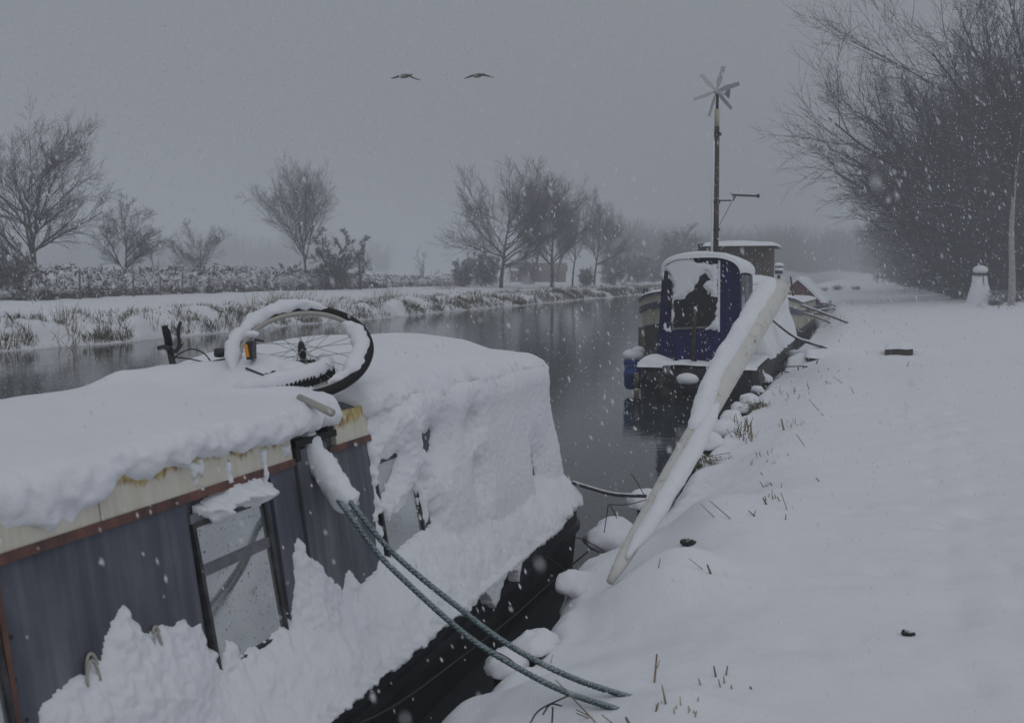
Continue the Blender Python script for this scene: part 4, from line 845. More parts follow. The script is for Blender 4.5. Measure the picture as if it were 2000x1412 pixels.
# two birds in flight
def bird(px, py, D_, tilt, up, label):
    c = dep(px, py, D_); b = thing('bird', label, 'bird', c, 'birds flying over the canal'); u = D_ / 2000
    hd = RT * .5 + F0 * .8 + ZZ * .25; hd /= np.linalg.norm(hd)
    MB().tube([c - hd * .30, c - hd * .2, c, c + hd * .16, c + hd * .28, c + hd * .42, c + hd * .5], [.015, .06, .085, .07, .035, .035, .01], 10).build('body', M_belly, b, True)
    for s, pts in ((-1, tilt), (1, up)):
        f = np.array([[0, 0], [.25, 0], [.55, 0], [.8, 0]]); q = []
        for k, (dx, dy) in enumerate(pts):
            ch = (.11, .12, .085, .015)[k]; m = c + RT * dx * u - UP * dy * u; q += [m + F0 * ch, m - F0 * ch * 1.2]
        q = np.array(q); V = np.concatenate([q + ZZ * .012, q - ZZ * .008]); n = len(pts); mb = MB()
        mb.add(V, [np.array([[2 * i, 2 * i + 1, 2 * i + 3, 2 * i + 2] for i in range(n - 1)]), np.array([[2 * n + 2 * i, 2 * n + 2 * i + 2, 2 * n + 2 * i + 3, 2 * n + 2 * i + 1] for i in range(n - 1)]), np.array([[2 * i, 2 * i + 2, 2 * n + 2 * i + 2, 2 * n + 2 * i] for i in range(n - 1)]), np.array([[2 * i + 1, 2 * n + 2 * i + 1, 2 * n + 2 * i + 3, 2 * i + 3] for i in range(n - 1)])]); mb.build('wing', M_plumage, b)
bird(790, 149, 36, [(0, 0), (-10, 0), (-17, 3), (-26, 5)], [(0, -1), (9, 0), (20, 5), (31, 8)], 'grey bird in flight, left of the pair, wings drooping')
bird(933, 148, 36, [(0, 0), (-9, 0), (-17, 3), (-26, 6)], [(0, 0), (9, -1), (20, 1), (31, 4)], 'grey bird in flight, right of the pair, wings nearly level')
# two distant walkers
def walker(px, label, h, sw):
    p = ghit(px, 548); D_ = 165.; R_ = (px - 1000) / 2000 * D_; p = RT * R_ + F0 * D_; p[2] = float(ground_z(p[0], p[1])); t_ = thing('person', label, 'person', p, 'two walkers far down the towpath')
    me = bpy.data.meshes.new('body'); J = [(0, 0, .52), (0, 0, .70), (0, 0, .80), (0, 0, .86), (0, .01, .93), (.06, 0, .5), (.07, sw, .27), (.07, sw * .3, .02), (-.06, 0, .5), (-.07, -sw, .27), (-.07, -sw * 1.6, .02), (.11, 0, .79), (.14, -sw * .6, .62), (.13, -sw, .48), (-.11, 0, .79), (-.14, sw * .6, .62), (-.13, sw, .48)]
    E = [(0, 1), (1, 2), (2, 3), (3, 4), (0, 5), (5, 6), (6, 7), (0, 8), (8, 9), (9, 10), (2, 11), (11, 12), (12, 13), (2, 14), (14, 15), (15, 16)]; rr = [.1, .1, .1, .04, .065, .065, .045, .035, .065, .045, .035, .05, .04, .028, .05, .04, .028]
    me.from_pydata([(a * h, b * h, c * h) for a, b, c in J], E, []); o = bpy.data.objects.new('body', me); C.objects.link(o); o.parent = t_; me.materials.append(M_coat)
    m = o.modifiers.new('skin', 'SKIN')
    for v, r in zip(me.skin_vertices[0].data, rr): v.radius = (r * h, r * h)
    me.skin_vertices[0].data[0].use_root = True; o.modifiers.new('sub', 'SUBSURF').render_levels = 1
walker(1711, 'distant dark-coated walker on the towpath, left of two', 1.72, .06); walker(1722, 'distant dark-coated walker on the towpath, right of two', 1.65, -.05)

# ------------------------------------------------------------------ trees
def tubes(P, R, n):
    B, k = P.shape[:2]; T = np.gradient(P, axis=1); T /= np.linalg.norm(T, axis=2)[..., None] + 1e-9
    ref = np.where(np.abs(T[:, :1, 2:]) > .85, np.array([1., 0, 0]), np.array([0, 0, 1.])); A = np.cross(T, np.broadcast_to(ref, T.shape)); A /= np.linalg.norm(A, axis=2)[..., None] + 1e-9; Bv = np.cross(A, T)
    th = np.linspace(0, 2 * math.pi, n, endpoint=False)
    V = P[:, :, None] + R[:, :, None, None] * (np.cos(th)[:, None] * A[:, :, None] + np.sin(th)[:, None] * Bv[:, :, None])
    F = gridF(k, n, 0, True)[:, ::-1]; F = (F[None] + (np.arange(B) * k * n)[:, None, None]).reshape(-1, 4)
    return V.reshape(-1, 3), F
def branch(r, P0, D0, L0, R0, k, jit, trop, taper=.3):
    B = len(P0); P = np.zeros((B, k + 1, 3)); P[:, 0] = P0; D = D0.copy(); Ds = [D]
    for i in range(k):
        D = D + r.normal(size=(B, 3)) * jit + np.array([0, 0, trop]); D /= np.linalg.norm(D, axis=1)[:, None]; P[:, i + 1] = P[:, i] + D * (L0 / k)[:, None]; Ds.append(D)
    t = np.linspace(0, 1, k + 1); return P, R0[:, None] * (1 - (1 - taper) * t)[None], np.stack(Ds, 1)
def spawn(r, P, R, D, L, n, t0, ang, ratio, rr, rmin, fall=.45, t1=1.):
    B, k1 = P.shape[:2]; b = np.repeat(np.arange(B), n); t = t0 + (t1 - t0) * (np.tile((np.arange(n) + .5) / n, B) + r.uniform(-.5, .5, B * n) / n)
    f = np.clip(t, 0, .999) * (k1 - 1); i = f.astype(int); w_ = (f - i)[:, None]
    p = P[b, i] * (1 - w_) + P[b, i + 1] * w_; d = D[b, i + 1]; rad = R[b, i] * (1 - w_[:, 0]) + R[b, i + 1] * w_[:, 0]
    q = r.normal(size=(len(b), 3)); q -= (q * d).sum(1)[:, None] * d; q /= np.linalg.norm(q, axis=1)[:, None] + 1e-9
    a = np.radians(r.uniform(*ang, len(b)))[:, None]; nd_ = d * np.cos(a) + q * np.sin(a)
    return p, nd_, L[b] * ratio * (1 - fall * t) * r.uniform(.7, 1.25, len(b)), np.maximum(rad * rr, rmin), t
def tree(name, label, cat, seed, H, loc, tr=None, lean=(0, 0), clear=.25, n=(13, 8, 6, 4), ang1=(35, 70), l1=.5, rmin=.006, stems=1, group=None, mt=None, mc=None, trop=.05, fine=.8, wig=.05, TF=.6):
    r = np.random.default_rng(seed); tr = tr or H * .018; mt = mt or M_bark; mc = mc or M_twig
    root = thing(name, label, cat, loc, group)
    P0 = np.column_stack([r.normal(size=stems) * .12 * (stems > 1) * H * .2, r.normal(size=stems) * .12 * (stems > 1) * H * .2, np.full(stems, -.15)])
    D0 = np.column_stack([r.normal(size=stems) * (.35 if stems > 1 else .03) + lean[0], r.normal(size=stems) * (.35 if stems > 1 else .03) + lean[1], np.ones(stems)]); D0 /= np.linalg.norm(D0, axis=1)[:, None]
    L0 = np.full(stems, H * (TF if stems == 1 else .86)) * (r.uniform(.6, 1.05, stems) if stems > 1 else 1); P, R, D = branch(r, P0, D0, L0, np.full(stems, tr), 9, wig, .03, .15)
    def part(nm, bits, m):
        V = []; F = []; o_ = 0
        for v, f in bits: V.append(v); F.append(f + o_); o_ += len(v)
        o = put(nm, raw(nm, np.concatenate(V), np.concatenate(F)), m, root); o.location = (0, 0, 0)
    part('trunk', [tubes(P, R, 8)], mt); bits = []
    p, d, L, rr, t = spawn(r, P, R, D, L0, n[0], clear * (1.5 if stems == 1 else 1), ang1, l1 * (1.45 if stems == 1 else 1), .6, rmin * 2, .25 if stems == 1 else .5)
    Lx = L
    for lvl in range(1, len(n) + 1):
        k = (6, 5, 3, 1)[lvl - 1] if len(n) == 4 else (6, 4, 2)[lvl - 1]; P, R, D = branch(r, p, d, Lx, rr, k, (.09, .09, .09, .10)[lvl - 1], (trop, trop, trop, .06)[lvl - 1], (.3, .3, .45, .6)[lvl - 1]); bits.append(tubes(P, R, (5, 4, 3, 3)[lvl - 1]))
        if lvl < len(n): p, d, Lx, rr, t = spawn(r, P, R, D, Lx, n[lvl], .12, (16, 44), (.55, .58, fine)[lvl - 1], .55, rmin, .4)
    part('crown', bits, mc); return root
def fpos(px, D_, ground=far_ground):
    R_ = (px - 1000) / 2000 * D_; p = RT * R_ + F0 * D_; return (p[0], p[1], ground(p[0], p[1]) - .05)
def ngr(x, y): return float(ground_z(x, y))
G1 = 'bare trees on the far bank'
tree('bare_tree', 'large bare tree at the left edge of the photo behind the hedge', 'tree', 4, 10.6, fpos(72, 58), .2, clear=.14, n=(20, 10, 8, 4), ang1=(25, 60), l1=.52, group=G1, rmin=.0065)
tree('bare_tree', 'small round bare tree, second from the left behind the hedge', 'tree', 8, 6.4, fpos(252, 66), .10, clear=.24, n=(18, 9, 7, 4), ang1=(30, 75), l1=.52, group=G1)
tree('bare_tree', 'small leaning bare tree, third from the left behind the hedge', 'tree', 21, 5.6, fpos(400, 80), .09, lean=(-.12, 0), clear=.2, n=(14, 8, 7, 4), ang1=(40, 80), l1=.6, group=G1)
tree('sapling', 'thin sapling between the second and third trees of the hedge', 'sapling', 5, 4.2, fpos(312, 75), .04, clear=.2, n=(8, 5, 4), ang1=(15, 35), l1=.4, stems=2, group=G1)
tree('bare_tree', 'tall vase-shaped bare tree in mid field right of the hedge', 'tree', 33, 9.8, fpos(598, 82), .13, clear=.24, n=(20, 10, 7, 4), ang1=(22, 60), l1=.62, group=G1, trop=.10)
tree('ivy_thicket', 'dark dense thicket right under the vase-shaped tree', 'shrub', 41, 5.4, fpos(652, 79), .06, clear=.03, n=(11, 7, 6, 3), ang1=(30, 90), l1=.36, stems=6, rmin=.014, group=G1, mt=M_bark_d, mc=M_bark_d)
tree('ivy_thicket', 'low dark shrub left under the vase-shaped tree', 'shrub', 42, 2.8, fpos(570, 84), .04, clear=.03, n=(10, 7, 5, 3), ang1=(30, 90), l1=.4, stems=6, rmin=.013, group=G1, mc=M_bark_d)
tree('bare_tree', 'narrow gnarled tree right of the dark thicket', 'tree', 52, 5.0, fpos(704, 80), .13, clear=.3, n=(14, 7, 5, 3), ang1=(45, 95), l1=.26, group=G1, mt=M_bark, wig=.09)
tree('sapling', 'faint multi-stemmed sapling alone in the open field', 'sapling', 61, 4.4, fpos(828, 105), .035, clear=.2, n=(8, 5, 4), ang1=(15, 40), l1=.35, stems=4, group=G1)
tree('bare_tree', 'broad spreading bare tree leaning on the far water edge', 'tree', 74, 11.4, (*fpos(978, 97)[:2], .5), .24, lean=(.08, 0), clear=.2, n=(22, 10, 8, 4), ang1=(35, 82), l1=.74, group=G1, rmin=.010)
tree('bare_tree', 'pale-trunked bare tree right of the broad water-edge tree', 'tree', 86, 11.6, fpos(1078, 105), .22, clear=.22, n=(15, 9, 7, 4), ang1=(25, 70), l1=.58, group=G1, rmin=.008)
tree('bare_tree', 'slim bare tree third along the far water edge clump', 'tree', 90, 9.6, fpos(1118, 110), .12, clear=.3, n=(12, 8, 7, 3), ang1=(25, 65), l1=.5, group=G1, rmin=.008)
tree('bare_tree', 'bare tree at the right end of the far water edge clump', 'tree', 95, 10.4, fpos(1160, 117), .14, clear=.25, n=(18, 10, 7, 4), ang1=(25, 65), l1=.52, group=G1, rmin=.008)
tree('bare_tree', 'tall faint tree rising behind the far water edge clump', 'tree', 99, 17.5, fpos(1052, 150), .22, clear=.2, n=(18, 9, 6, 3), ang1=(12, 35), l1=.34, group=G1, rmin=.018)
tree('bare_tree', 'lower faint tree behind the clump, right of the tallest', 'tree', 100, 14.5, fpos(1090, 150), .2, clear=.2, n=(16, 8, 6, 3), ang1=(15, 40), l1=.34, group=G1, rmin=.018)
tree('bare_tree', 'wide hazy tree beyond the canal bend behind the turbine mast', 'tree', 110, 12.5, fpos(1335, 175), .28, clear=.1, n=(18, 10, 7, 3), ang1=(35, 80), l1=.62, group=G1, rmin=.02, stems=2)
G2 = 'shrubs on the far bank'
sh = tree('shrub', 'dark bramble shrub at the left picture edge', 'shrub', 120, 4.0, fpos(8, 47), .035, clear=.03, n=(11, 8, 6, 3), ang1=(30, 90), l1=.45, stems=8, rmin=.010, group=G2, mc=M_bramble)
for px, D_, s, rz, lb in ((60, 50, .55, 2., 'low bramble shrub under the large left tree'), (905, 98, 1.0, 1., 'dense shrub at the left foot of the broad water-edge tree'), (945, 104, 1.25, 3., 'dense shrub directly behind the broad water-edge tree'), (1030, 118, 1.1, 4., 'shrub in front of the brick building'), (1145, 112, .8, .5, 'shrub under the slim clump trees'), (1200, 130, 1.3, 5., 'hazy shrub right of the far clump'), (1240, 150, 1.6, 2.5, 'large hazy shrub left of the blue hood'), (1275, 165, 1.4, 1.5, 'faint shrub just left of the blue hood'), (375, 76, .55, 3.3, 'small shrub left of the leaning hedge tree')):
    c = copy_tree(sh, fpos(px, D_), rz, s); c['label'] = lb
# right-hand wood
G3 = 'trees along the towpath'
def rt(px, D_): return fpos(px, D_, ngr)
tree('bare_tree', 'huge bare tree with boughs sweeping over the towpath', 'tree', 203, 16.0, rt(1868, 58), .34, lean=(-.05, 0), clear=.1, n=(24, 11, 8, 4), ang1=(35, 80), l1=.62, rmin=.0085, group=G3, mt=M_bark_d, mc=M_bark_d, trop=.06)
tree('bare_tree', 'tall dark tree cut by the right edge of the photo', 'tree', 211, 22, rt(2000, 54), .3, clear=.12, n=(22, 11, 8, 4), ang1=(30, 75), l1=.55, rmin=.0085, group=G3, mt=M_bark_d, mc=M_bark_d)
tree('birch_tree', 'slender tree with a pale leaning trunk near the right edge', 'tree', 215, 13, rt(1974, 44), .16, lean=(.05, .0), clear=.4, n=(12, 7, 6, 4), ang1=(20, 60), l1=.35, group=G3, mt=M_bark_p, mc=M_twig, wig=.04)
tree('bare_tree', 'dense bare tree behind the snowman', 'tree', 222, 14, rt(1925, 70), .2, clear=.08, n=(24, 11, 8, 4), ang1=(30, 80), l1=.6, rmin=.011, group=G3, mt=M_bark_d, mc=M_bark_d)
t2 = tree('bare_tree', 'mid-distance bare tree along the towpath wood edge', 'tree', 230, 12.5, rt(1850, 88), .2, clear=.08, n=(24, 11, 7, 4), ang1=(30, 80), l1=.58, rmin=.013, group=G3, mt=M_bark_d, mc=M_bark_d)
for px, D_, s, rz, lb in ((1820, 108, .95, 1., 'hazy bare tree, sixth along the towpath wood'), (1790, 128, .95, 2., 'hazy bare tree, seventh along the towpath wood'), (1762, 155, .95, 3., 'pale hazy tree, eighth along the towpath wood'), (1738, 190, 1.0, 4., 'very faint tree, ninth along the towpath wood'), (1705, 235, 1.1, 5., 'faintest farthest tree at the towpath end'), (2060, 66, 1.2, 5.5, 'bare tree deep behind the right picture edge'), (1945, 78, 1.45, .7, 'tall dense tree behind the pale leaning trunk'), (1880, 92, 1.35, 2.6, 'tall hazy tree standing behind the sweeping boughs'), (1990, 92, 1.7, 3.8, 'tallest hazy tree at the back of the towpath wood')):
    c = copy_tree(t2, rt(px, D_), rz, s); c['label'] = lb
th_ = tree('thicket', 'tangled dark thicket behind the snowman', 'shrub', 240, 5.2, rt(1900, 56), .04, clear=.02, n=(11, 7, 6, 3), ang1=(25, 95), l1=.42, stems=12, rmin=.011, group='thickets under the towpath trees', mt=M_bark_d, mc=M_bark_d)
for k, (px, D_, s, rz) in enumerate(((2010, 50, 1.0, 1.), (1955, 60, 1.1, 2.), (1865, 64, 1.05, 3.), (1838, 74, 1.0, 4.), (1815, 84, 1.0, 5.), (1795, 98, 1.0, .5), (1775, 116, 1.0, 1.5), (1757, 138, 1.05, 2.5), (1740, 165, 1.1, 3.5), (1985, 74, 1.6, 4.4), (1900, 80, 1.7, 2.2))):
    c = copy_tree(th_, rt(px, D_), rz, s); c['label'] = ['thicket at the right picture edge', 'thicket between the pale trunk and the snowman', 'thicket just left of the snowman', 'second thicket left of the snowman', 'third thicket left of the snowman', 'fourth thicket left of the snowman, hazy', 'fifth thicket left of the snowman, hazy', 'sixth thicket left of the snowman, faint', 'last faint thicket where the towpath ends', 'tall thicket behind the pale trunk', 'tall thicket deep behind the snowman'][k]
    c['label'] = 'dark ' + c['label']
# scrub tufts at the towpath edges
tf = tree('tuft', 'dark twiggy scrub beside the far moored boats, left tuft', 'shrub', 250, .8, ghit(1635, 566), .012, clear=.02, n=(8, 6, 4), ang1=(25, 80), l1=.5, stems=14, rmin=.007, mc=M_bramble, group='scrub tufts on the bank')
tf.scale = (1.7, 1.7, .75)
for px, py, s, rz, lb in ((1672, 566, .9, 1., 'dark twiggy scrub beside the far moored boats, right tuft'), (1610, 568, .8, 3., 'small scrub tuft touching the maroon houseboat'), (1975, 590, 1.4, 2., 'brown scrub tuft right of the snowman'), (1945, 596, .7, 4., 'little scrub tuft close by the snowman'), (1838, 568, 1.0, 5., 'brown scrub tuft left of the snowman'), (1872, 572, .9, .6, 'brown scrub tuft between snowman and thicket'), (1800, 562, 1.0, .9, 'small dark scrub where the thickets meet the path')):
    c = copy_tree(tf, ghit(px, py), rz, (1.7 * s, 1.7 * s, .75 * s)); c['label'] = lb
# hedge on the far side: core plus snow-sprinkled leaf and twig cards
def hedge(name, label, path, hgt, wid, n, seed):
    r = np.random.default_rng(seed); p = spline([np.array(fpos(px, D_)) for px, D_ in path], 10); m = len(p); root = thing(name, label, 'hedge', p[0])
    L = np.concatenate([[0], np.cumsum(np.linalg.norm(np.diff(p, axis=0), axis=1))]); tt = np.linspace(0, L[-1], int(L[-1] / .35)); q = np.stack([np.interp(tt, L, p[:, k]) for k in range(3)], -1)
    tg = np.gradient(q, axis=0); tg /= np.linalg.norm(tg, axis=1)[:, None]; sd_ = np.cross(tg, ZZ); a = np.linspace(-.1, math.pi + .1, 14)
    hh = hgt * (1 + .22 * n1(tt, .35, seed) + .15 * n1(tt, 1.1, seed))
    P = q[:, None] + sd_[:, None] * (wid * np.cos(a))[None, :, None] + ZZ * (hh[:, None, None] * np.sin(a)[None, :, None] * .92); P = P + (.28 * fbm(P * 1.3, 3))[..., None] * (ZZ + sd_[:, None] * .8); grid('core', P, M_bramble, root)
    i = r.integers(0, len(q), n); aa = r.uniform(0, math.pi, n); c = q[i] + sd_[i] * (wid * np.cos(aa) * r.uniform(.9, 1.2, n))[:, None] + ZZ * (hh[i] * np.sin(aa) * r.uniform(.85, 1.12, n))[:, None] + tg[i] * r.uniform(-.3, .3, n)[:, None]; c += (.28 * fbm(c * 1.3, 3))[:, None] * (ZZ + sd_[i] * .8)
    u = r.normal(size=(n, 3)); u /= np.linalg.norm(u, axis=1)[:, None]; v = np.cross(u, r.normal(size=(n, 3))); v /= np.linalg.norm(v, axis=1)[:, None]; s = r.uniform(.03, .10, n)[:, None]; lg = r.uniform(1, 3.2, n)[:, None]
    V = np.stack([c - u * s * lg, c + v * s * .45, c + u * s * lg, c - v * s * .45], 1); tag(mk('foliage', V.reshape(-1, 3), np.arange(4 * n).reshape(-1, 4), M_bramble, root, False), kind='stuff')
hedge('hedge', 'snow-dusted bramble hedge running along the field behind the left bank', [(-60, 45), (60, 50), (200, 57), (330, 64), (480, 72), (600, 80), (700, 86)], 1.45, 1.2, 16000, 5)
hedge('hedge', 'lower snowy hedge bank right of the dark thicket in the field', [(710, 88), (790, 100), (900, 112)], .95, 1.5, 6000, 9)
# fence posts
fp = thing('fence_post', 'timber fence post in front of the hedge, leftmost', 'post', fpos(158, 50), 'fence posts by the hedge'); o = MB().tube([(0, 0, -.2), (0, 0, .6), (.02, 0, 1.25)], .05, 6).build('stake', M_wood, fp); o.location = (0, 0, 0)
for px, D_, s, lb in ((262, 55, 1, 'second'), (315, 58, .9, 'third'), (358, 62, 1, 'fourth'), (410, 66, .9, 'fifth'), (520, 74, 1, 'sixth'), (560, 76, .9, 'seventh')):
    c = copy_tree(fp, fpos(px, D_), 0, s); c['label'] = 'timber fence post in front of the hedge, %s from the left' % lb
for k, px in enumerate((738, 752, 770, 790, 806)):
    c = copy_tree(fp, (*fpos(px, 118)[:2], 1.2), 0, .8); c['label'] = 'tiny far fence post on the field skyline, %s from the dark thicket' % ['first', 'second', 'third', 'fourth', 'fifth'][k]
# brick building behind the far clump
hp_ = np.array(fpos(1050, 158)); bh = thing('brick_building', 'low faded brick building behind the far water edge trees', 'building', hp_)
def hb(c, d): return MB().box(hp_ + RT * c[0] + F0 * c[1] + ZZ * c[2], d, np.column_stack([RT, F0, ZZ]))
hb((0, 0, .8), (8.4, 5, 1.9)).build('wall', M_brick, bh)
mb = MB(); mb.prism([hp_ + RT * -4.5 - F0 * 2.8 + ZZ * 1.7, hp_ + RT * -4.5 + ZZ * 3.0, hp_ + RT * -4.5 + F0 * 2.8 + ZZ * 1.7], RT * 9); mb.build('roof', M_brick, bh)
for s in (-1, 1):
    q = [hp_ + RT * a + F0 * s * b + ZZ * (1.76 + (2.9 - b) / 2.9 * 1.33) for a, b in ((-4.5, 2.9), (.5, 2.9), (.5, 1.9), (-4.5, 2.2))]; MB().prism(q, ZZ * .06).build('roof_snow', M_snow, bh)
for x in (-2.6, 0, 2.6): f = hb((x, -2.52, .95), (.9, .08, .8)).build('window', M_alu, bh); hb((x, -2.56, .95), (.76, .04, .66)).build('pane', M_clear, f)
# reeds and rough grass on the far water edge
r = np.random.default_rng(77); n = 70000; y = 14 + 116 * r.random(n) ** 1.3; dd = np.abs(r.normal(.5, .7, n)); dd[::3] = r.uniform(0, 5, len(dd[::3])); k = noise(np.stack([y * .5, dd * .7, 0 * y], -1)) + .4 * noise(np.stack([y * 2, dd, 0 * y + 3], -1)); keep = k > r.uniform(-.25, .55, n); y, dd = y[keep], dd[keep]; n = len(y)
xb = far_edge(y) - dd; zb_ = far_z(dd, y); h = r.uniform(.12, .5, n) * np.where(dd < 1.2, 1, .7); ln = r.normal(size=(n, 2)) * .35; wd = r.uniform(.003, .007, n) * (1 + y / 50); an_ = r.uniform(0, 6.28, n)
B0 = np.stack([xb, y, zb_ - .05], -1); wv = np.stack([np.cos(an_), np.sin(an_), 0 * y], -1) * wd[:, None]; M1 = B0 + np.stack([ln[:, 0] * h * .35, ln[:, 1] * h * .35, h * .6], -1); T1 = B0 + np.stack([ln[:, 0] * h, ln[:, 1] * h, h * (1 - .25 * np.abs(ln[:, 0]))], -1)
V = np.stack([B0 - wv, B0 + wv, M1 + wv * .8, T1, M1 - wv * .8], 1); tag(mk('rough_grass', V.reshape(-1, 3), (np.arange(5 * n).reshape(-1, 5)), M_grass, None, False), 'tufts of rough green grass and reed along the far water edge', 'grass', kind='stuff')
# straw-coloured dead weeds on the far bank
mb = MB(); r = np.random.default_rng(78)
for px, D_, w_, n in ((545, 48, 1.2, 120), (590, 50, .8, 70), (130, 32, 1.0, 60), (870, 88, 2.5, 90), (760, 62, 1.5, 60), (500, 44, .7, 50)):
    for _ in range(n):
        p = np.array(fpos(px + r.normal() * 15, D_ + r.normal() * w_)); t_ = p + np.array([r.normal() * .25, r.normal() * .25, r.uniform(.3, .9)]); mb.tube([p, (p + t_) / 2 + r.normal(size=3) * .04, t_], [.009, .007, .004], 3, False)
tag(mb.build('dead_weeds', M_straw), 'dry straw-coloured weed stalks on the far bank', 'weeds', kind='stuff')
# stubble and twigs poking from the towpath snow
mb = MB(); r = np.random.default_rng(79)
def stem(a, b, w_, bend=.0):
    p = ghit(*a); D_ = float((p - CP) @ FW); t_ = dep(b[0], b[1], D_); d_ = t_ - p; mb.tube([p - d_ * .3 / (np.linalg.norm(d_) + .01) * .2, p, (p + t_) / 2 + np.array([bend, 0, 0]), t_], [w_, w_, w_ * .9, w_ * .7], 5)
for a, b, w_ in (((1278, 1332), (1283, 1277), .005), ((1283, 1305), (1289, 1288), .002), ((1300, 1374), (1293, 1338), .004), ((1281, 1388), (1286, 1372), .004), ((1398, 1321), (1394, 1300), .004), ((1418, 1318), (1421, 1300), .004), ((1368, 1337), (1364, 1324), .003), ((1407, 1342), (1403, 1326), .003), ((1415, 1334), (1413, 1320), .003), ((1228, 1412), (1222, 1400), .006), ((1196, 1412), (1175, 1395), .003), ((1163, 1410), (1085, 1327), .003), ((1155, 1400), (1125, 1385), .0025), ((1150, 1402), (1125, 1392), .0025), ((1080, 1400), (1078, 1378), .002), ((1429, 1345), (1428, 1337), .004), ((1467, 1345), (1465, 1340), .005), ((1075, 1295), (1080, 1278), .002), ((1346, 840), (1345, 836), .006), ((1508, 948), (1503, 942), .006), ((1492, 952), (1484, 940), .004), ((1497, 985), (1490, 972), .006), ((1510, 975), (1508, 967), .004), ((1515, 973), (1513, 965), .004), ((1537, 995), (1525, 962), .003), ((1427, 1013), (1385, 977), .003), ((1395, 1010), (1367, 983), .0025), ((1474, 1008), (1462, 997), .004), ((1472, 1008), (1476, 996), .003), ((1388, 1120), (1381, 1102), .006), ((1373, 1112), (1345, 1090), .002), ((1286, 1108), (1290, 1090), .003), ((1468, 862), (1466, 825), .012), ((1531, 840), (1526, 818), .012), ((1571, 870), (1555, 848), .004), ((1608, 812), (1580, 780), .004), ((1668, 768), (1660, 755), .005), ((1645, 748), (1626, 735), .004), ((1620, 748), (1608, 744), .003), ((1772, 716), (1775, 706), .006), ((1600, 940), (1593, 932), .005)):
    stem(a, b, w_)
for px, py, n, sx_, sy_, h, w_ in ((1452, 848, 34, 20, 12, 20, .006), (1545, 830, 16, 22, 6, 8, .004), (1485, 900, 14, 40, 20, 8, .004), (1530, 770, 14, 30, 14, 7, .005), (1360, 1380, 10, 90, 20, 10, .003), (1640, 640, 20, 60, 30, 8, .007), (1590, 740, 14, 60, 30, 9, .006), (1500, 970, 10, 35, 25, 9, .004), (1700, 620, 14, 50, 25, 5, .008), (1840, 575, 60, 90, 5, 8, .01), (1960, 598, 40, 40, 6, 9, .01), (1470, 755, 10, 15, 8, 7, .005), (1740, 590, 14, 60, 12, 5, .01)):
    for _ in range(n):
        x_, y_ = px + r.normal() * sx_ * .6, py + r.normal() * sy_ * .6; stem((x_, y_), (x_ + r.normal() * h * .35, y_ - abs(r.normal()) * h * .6 - h * .35), w_ * r.uniform(.5, 1.1))
tag(mb.build('dry_stems', M_straw), 'dry stubble and stems poking up through the towpath snow', 'grass', kind='stuff')
mb = MB()
for pts in ([(1180, 1040, 6.6), (1186, 1000, 6.6), (1190, 985, 6.6), (1205, 1012, 6.6)], [(1258, 966, 7.4), (1240, 935, 7.4), (1233, 925, 7.4)], [(1265, 975, 7.3), (1225, 985, 7.3), (1190, 985, 7.3)], [(1180, 1075, 6.3), (1130, 1050, 6.3), (1100, 1060, 6.3)], [(1120, 1125, 6.2), (1080, 1095, 6.2), (1050, 1080, 6.2)], [(1170, 1080, 6.2), (1140, 1060, 6.2)], [(1010, 1298, 4.9), (985, 1280, 4.9), (930, 1255, 4.9)], [(1035, 1412, 3.6), (1055, 1385, 3.6), (1110, 1358, 3.6)], [(1078, 1412, 3.6), (1080, 1380, 3.6)], [(1060, 1395, 3.6), (1075, 1375, 3.6), (1098, 1378, 3.6)]):
    mb.tube(spline([dep(*q) for q in pts], 5), .003, 4)
tag(mb.build('bramble_stems', M_twig), 'thin bare bramble stems arching over the near water gap', 'twigs', kind='stuff')
# dark grass tussock under the snow at the edge
for px, py, lb in ((1482, 796, 'brown grass tussock under snow by the piles near the hooded boat'), (1386, 905, 'small dark tussock beside the bare timber pile')):
    p = ghit(px, py); t_ = thing('grass_tussock', lb, 'tussock', p); mb = MB()
    for _ in range(90): a = p + np.append(r.normal(size=2) * np.array([.10, .16]), -.08); mb.tube([a, a + ZZ * .12 + r.normal(size=3) * .03, a + np.append(r.normal(size=2) * .12, .10)], [.006, .005, .003], 3, False)
    tag(mb.build('blades', M_grass, t_), kind='stuff')
# far woods fading out beyond the fields
def wood(name, label, pts, n, h, seed):
    r = np.random.default_rng(seed); i = r.integers(0, len(pts) - 1, n); t_ = r.random(n); px = np.array([pts[k][0] * (1 - u) + pts[k + 1][0] * u for k, u in zip(i, t_)]); D_ = np.array([pts[k][1] * (1 - u) + pts[k + 1][1] * u for k, u in zip(i, t_)]) + r.uniform(0, 14, n)
    R_ = (px - 1000) / 2000 * D_; b = R_[:, None] * RT + D_[:, None] * F0; hh = h * r.uniform(.5, 1, n) * (1 + .3 * n1(px, .02, seed)); b[:, 2] = .5
    lean_ = r.normal(size=(n, 2)) * .25; P = np.stack([b, b + np.column_stack([lean_ * hh[:, None] * .3, hh * .5]), b + np.column_stack([lean_ * hh[:, None], hh])], 1); P[:, 0] = P[:, 1] * .6 + P[:, 0] * .4; V, F = tubes(P, np.stack([np.full(n, .05), np.full(n, .04), np.full(n, .02)], 1), 3)
    tag(mk(name, V, F, M_twig), label, 'wood', kind='stuff')
wood('distant_wood', 'far-off wood fading into the snowfall behind the left field', [(-150, 380), (250, 330), (520, 350), (760, 390)], 8000, 17, 301)
wood('distant_wood', 'far-off wood fading into the snowfall at the canal bend', [(1180, 230), (1400, 260), (1560, 290), (1720, 300)], 9000, 14, 302)

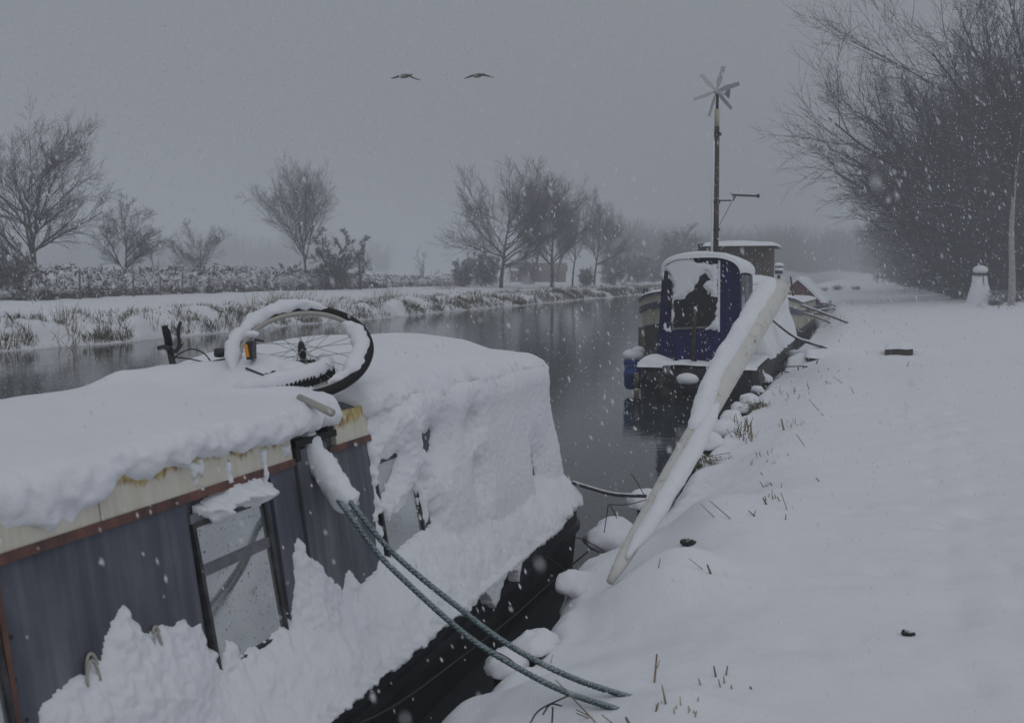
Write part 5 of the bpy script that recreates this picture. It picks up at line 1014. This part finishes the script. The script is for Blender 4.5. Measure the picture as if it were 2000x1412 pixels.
# ------------------------------------------------------------------ falling snow
r = np.random.default_rng(400); N = 50000; D_ = 20 * r.random(N) ** (1 / 2.3); D_ = np.maximum(D_, 1.2 + r.random(N)); X_ = r.uniform(-.66, .66, N) * D_; Z_ = r.uniform(-.46, .46, N) * D_
D_[:45] = r.uniform(.45, 1.1, 45); X_[:45] = r.uniform(-.55, .55, 45) * D_[:45]; Z_[:45] = r.uniform(-.4, .4, 45) * D_[:45]
c = CP + RT * X_[:, None] + UP * Z_[:, None] + FW * D_[:, None]
ok = (c[:, 2] > .05) & ~((c[:, 0] > -1.7) & (c[:, 2] < .75)) & ~((c[:, 0] > -4.2) & (c[:, 0] < -1.95) & (c[:, 1] < 7.8) & (c[:, 2] < 1.95)) & ~((c[:, 0] > -3.8) & (c[:, 0] < -1.6) & (c[:, 1] > 17.5) & (c[:, 2] < 2.75)); c = c[ok]; D_ = D_[ok]; n = len(c)
ax_ = np.array([0, 0, -1.]) + RT * .38 + r.normal(size=(n, 3)) * .16; ax_ /= np.linalg.norm(ax_, axis=1)[:, None]; u = np.cross(ax_, r.normal(size=(n, 3))); u /= np.linalg.norm(u, axis=1)[:, None]; v = np.cross(ax_, u)
sz = r.uniform(.0016, .0042, n) * np.where(D_ < 1.2, .6, 1) * np.clip(D_ / 4, .7, 1.25); lg = r.uniform(1.6, 4.2, n); j = lambda: r.uniform(.7, 1.3, n)[:, None]; s = sz[:, None]
e_ = ax_ * s * lg[:, None]; V = np.stack([c + e_, c + u * s * j(), c - e_ * j(), c - u * s * j(), c + e_ * .8, c + v * s * j(), c - e_ * .9, c - v * s * j()], 1)
F = (np.arange(8).reshape(2, 4)[None] + (np.arange(n) * 8)[:, None, None]).reshape(-1, 4)
tag(mk('falling_snow', V.reshape(-1, 3), F, M_flake), 'snowflakes falling through the air over the canal', 'snowflakes', kind='stuff')

# ------------------------------------------------------------------ haze of the snowfall
hm = bpy.data.materials.new('snowfall_haze'); hm.use_nodes = True; t = hm.node_tree; t.nodes.clear(); out = t.nodes.new('ShaderNodeOutputMaterial'); pv = t.nodes.new('ShaderNodeVolumePrincipled')
pv.inputs['Color'].default_value = (.93, .95, .98, 1); pv.inputs['Density'].default_value = .0046; pv.inputs['Anisotropy'].default_value = 0.2; t.links.new(pv.outputs[0], out.inputs['Volume'])
o = MB().box((-80, 290, 11.4), (760, 690, 27.6)).build('haze', hm); tag(o, kind='stuff')
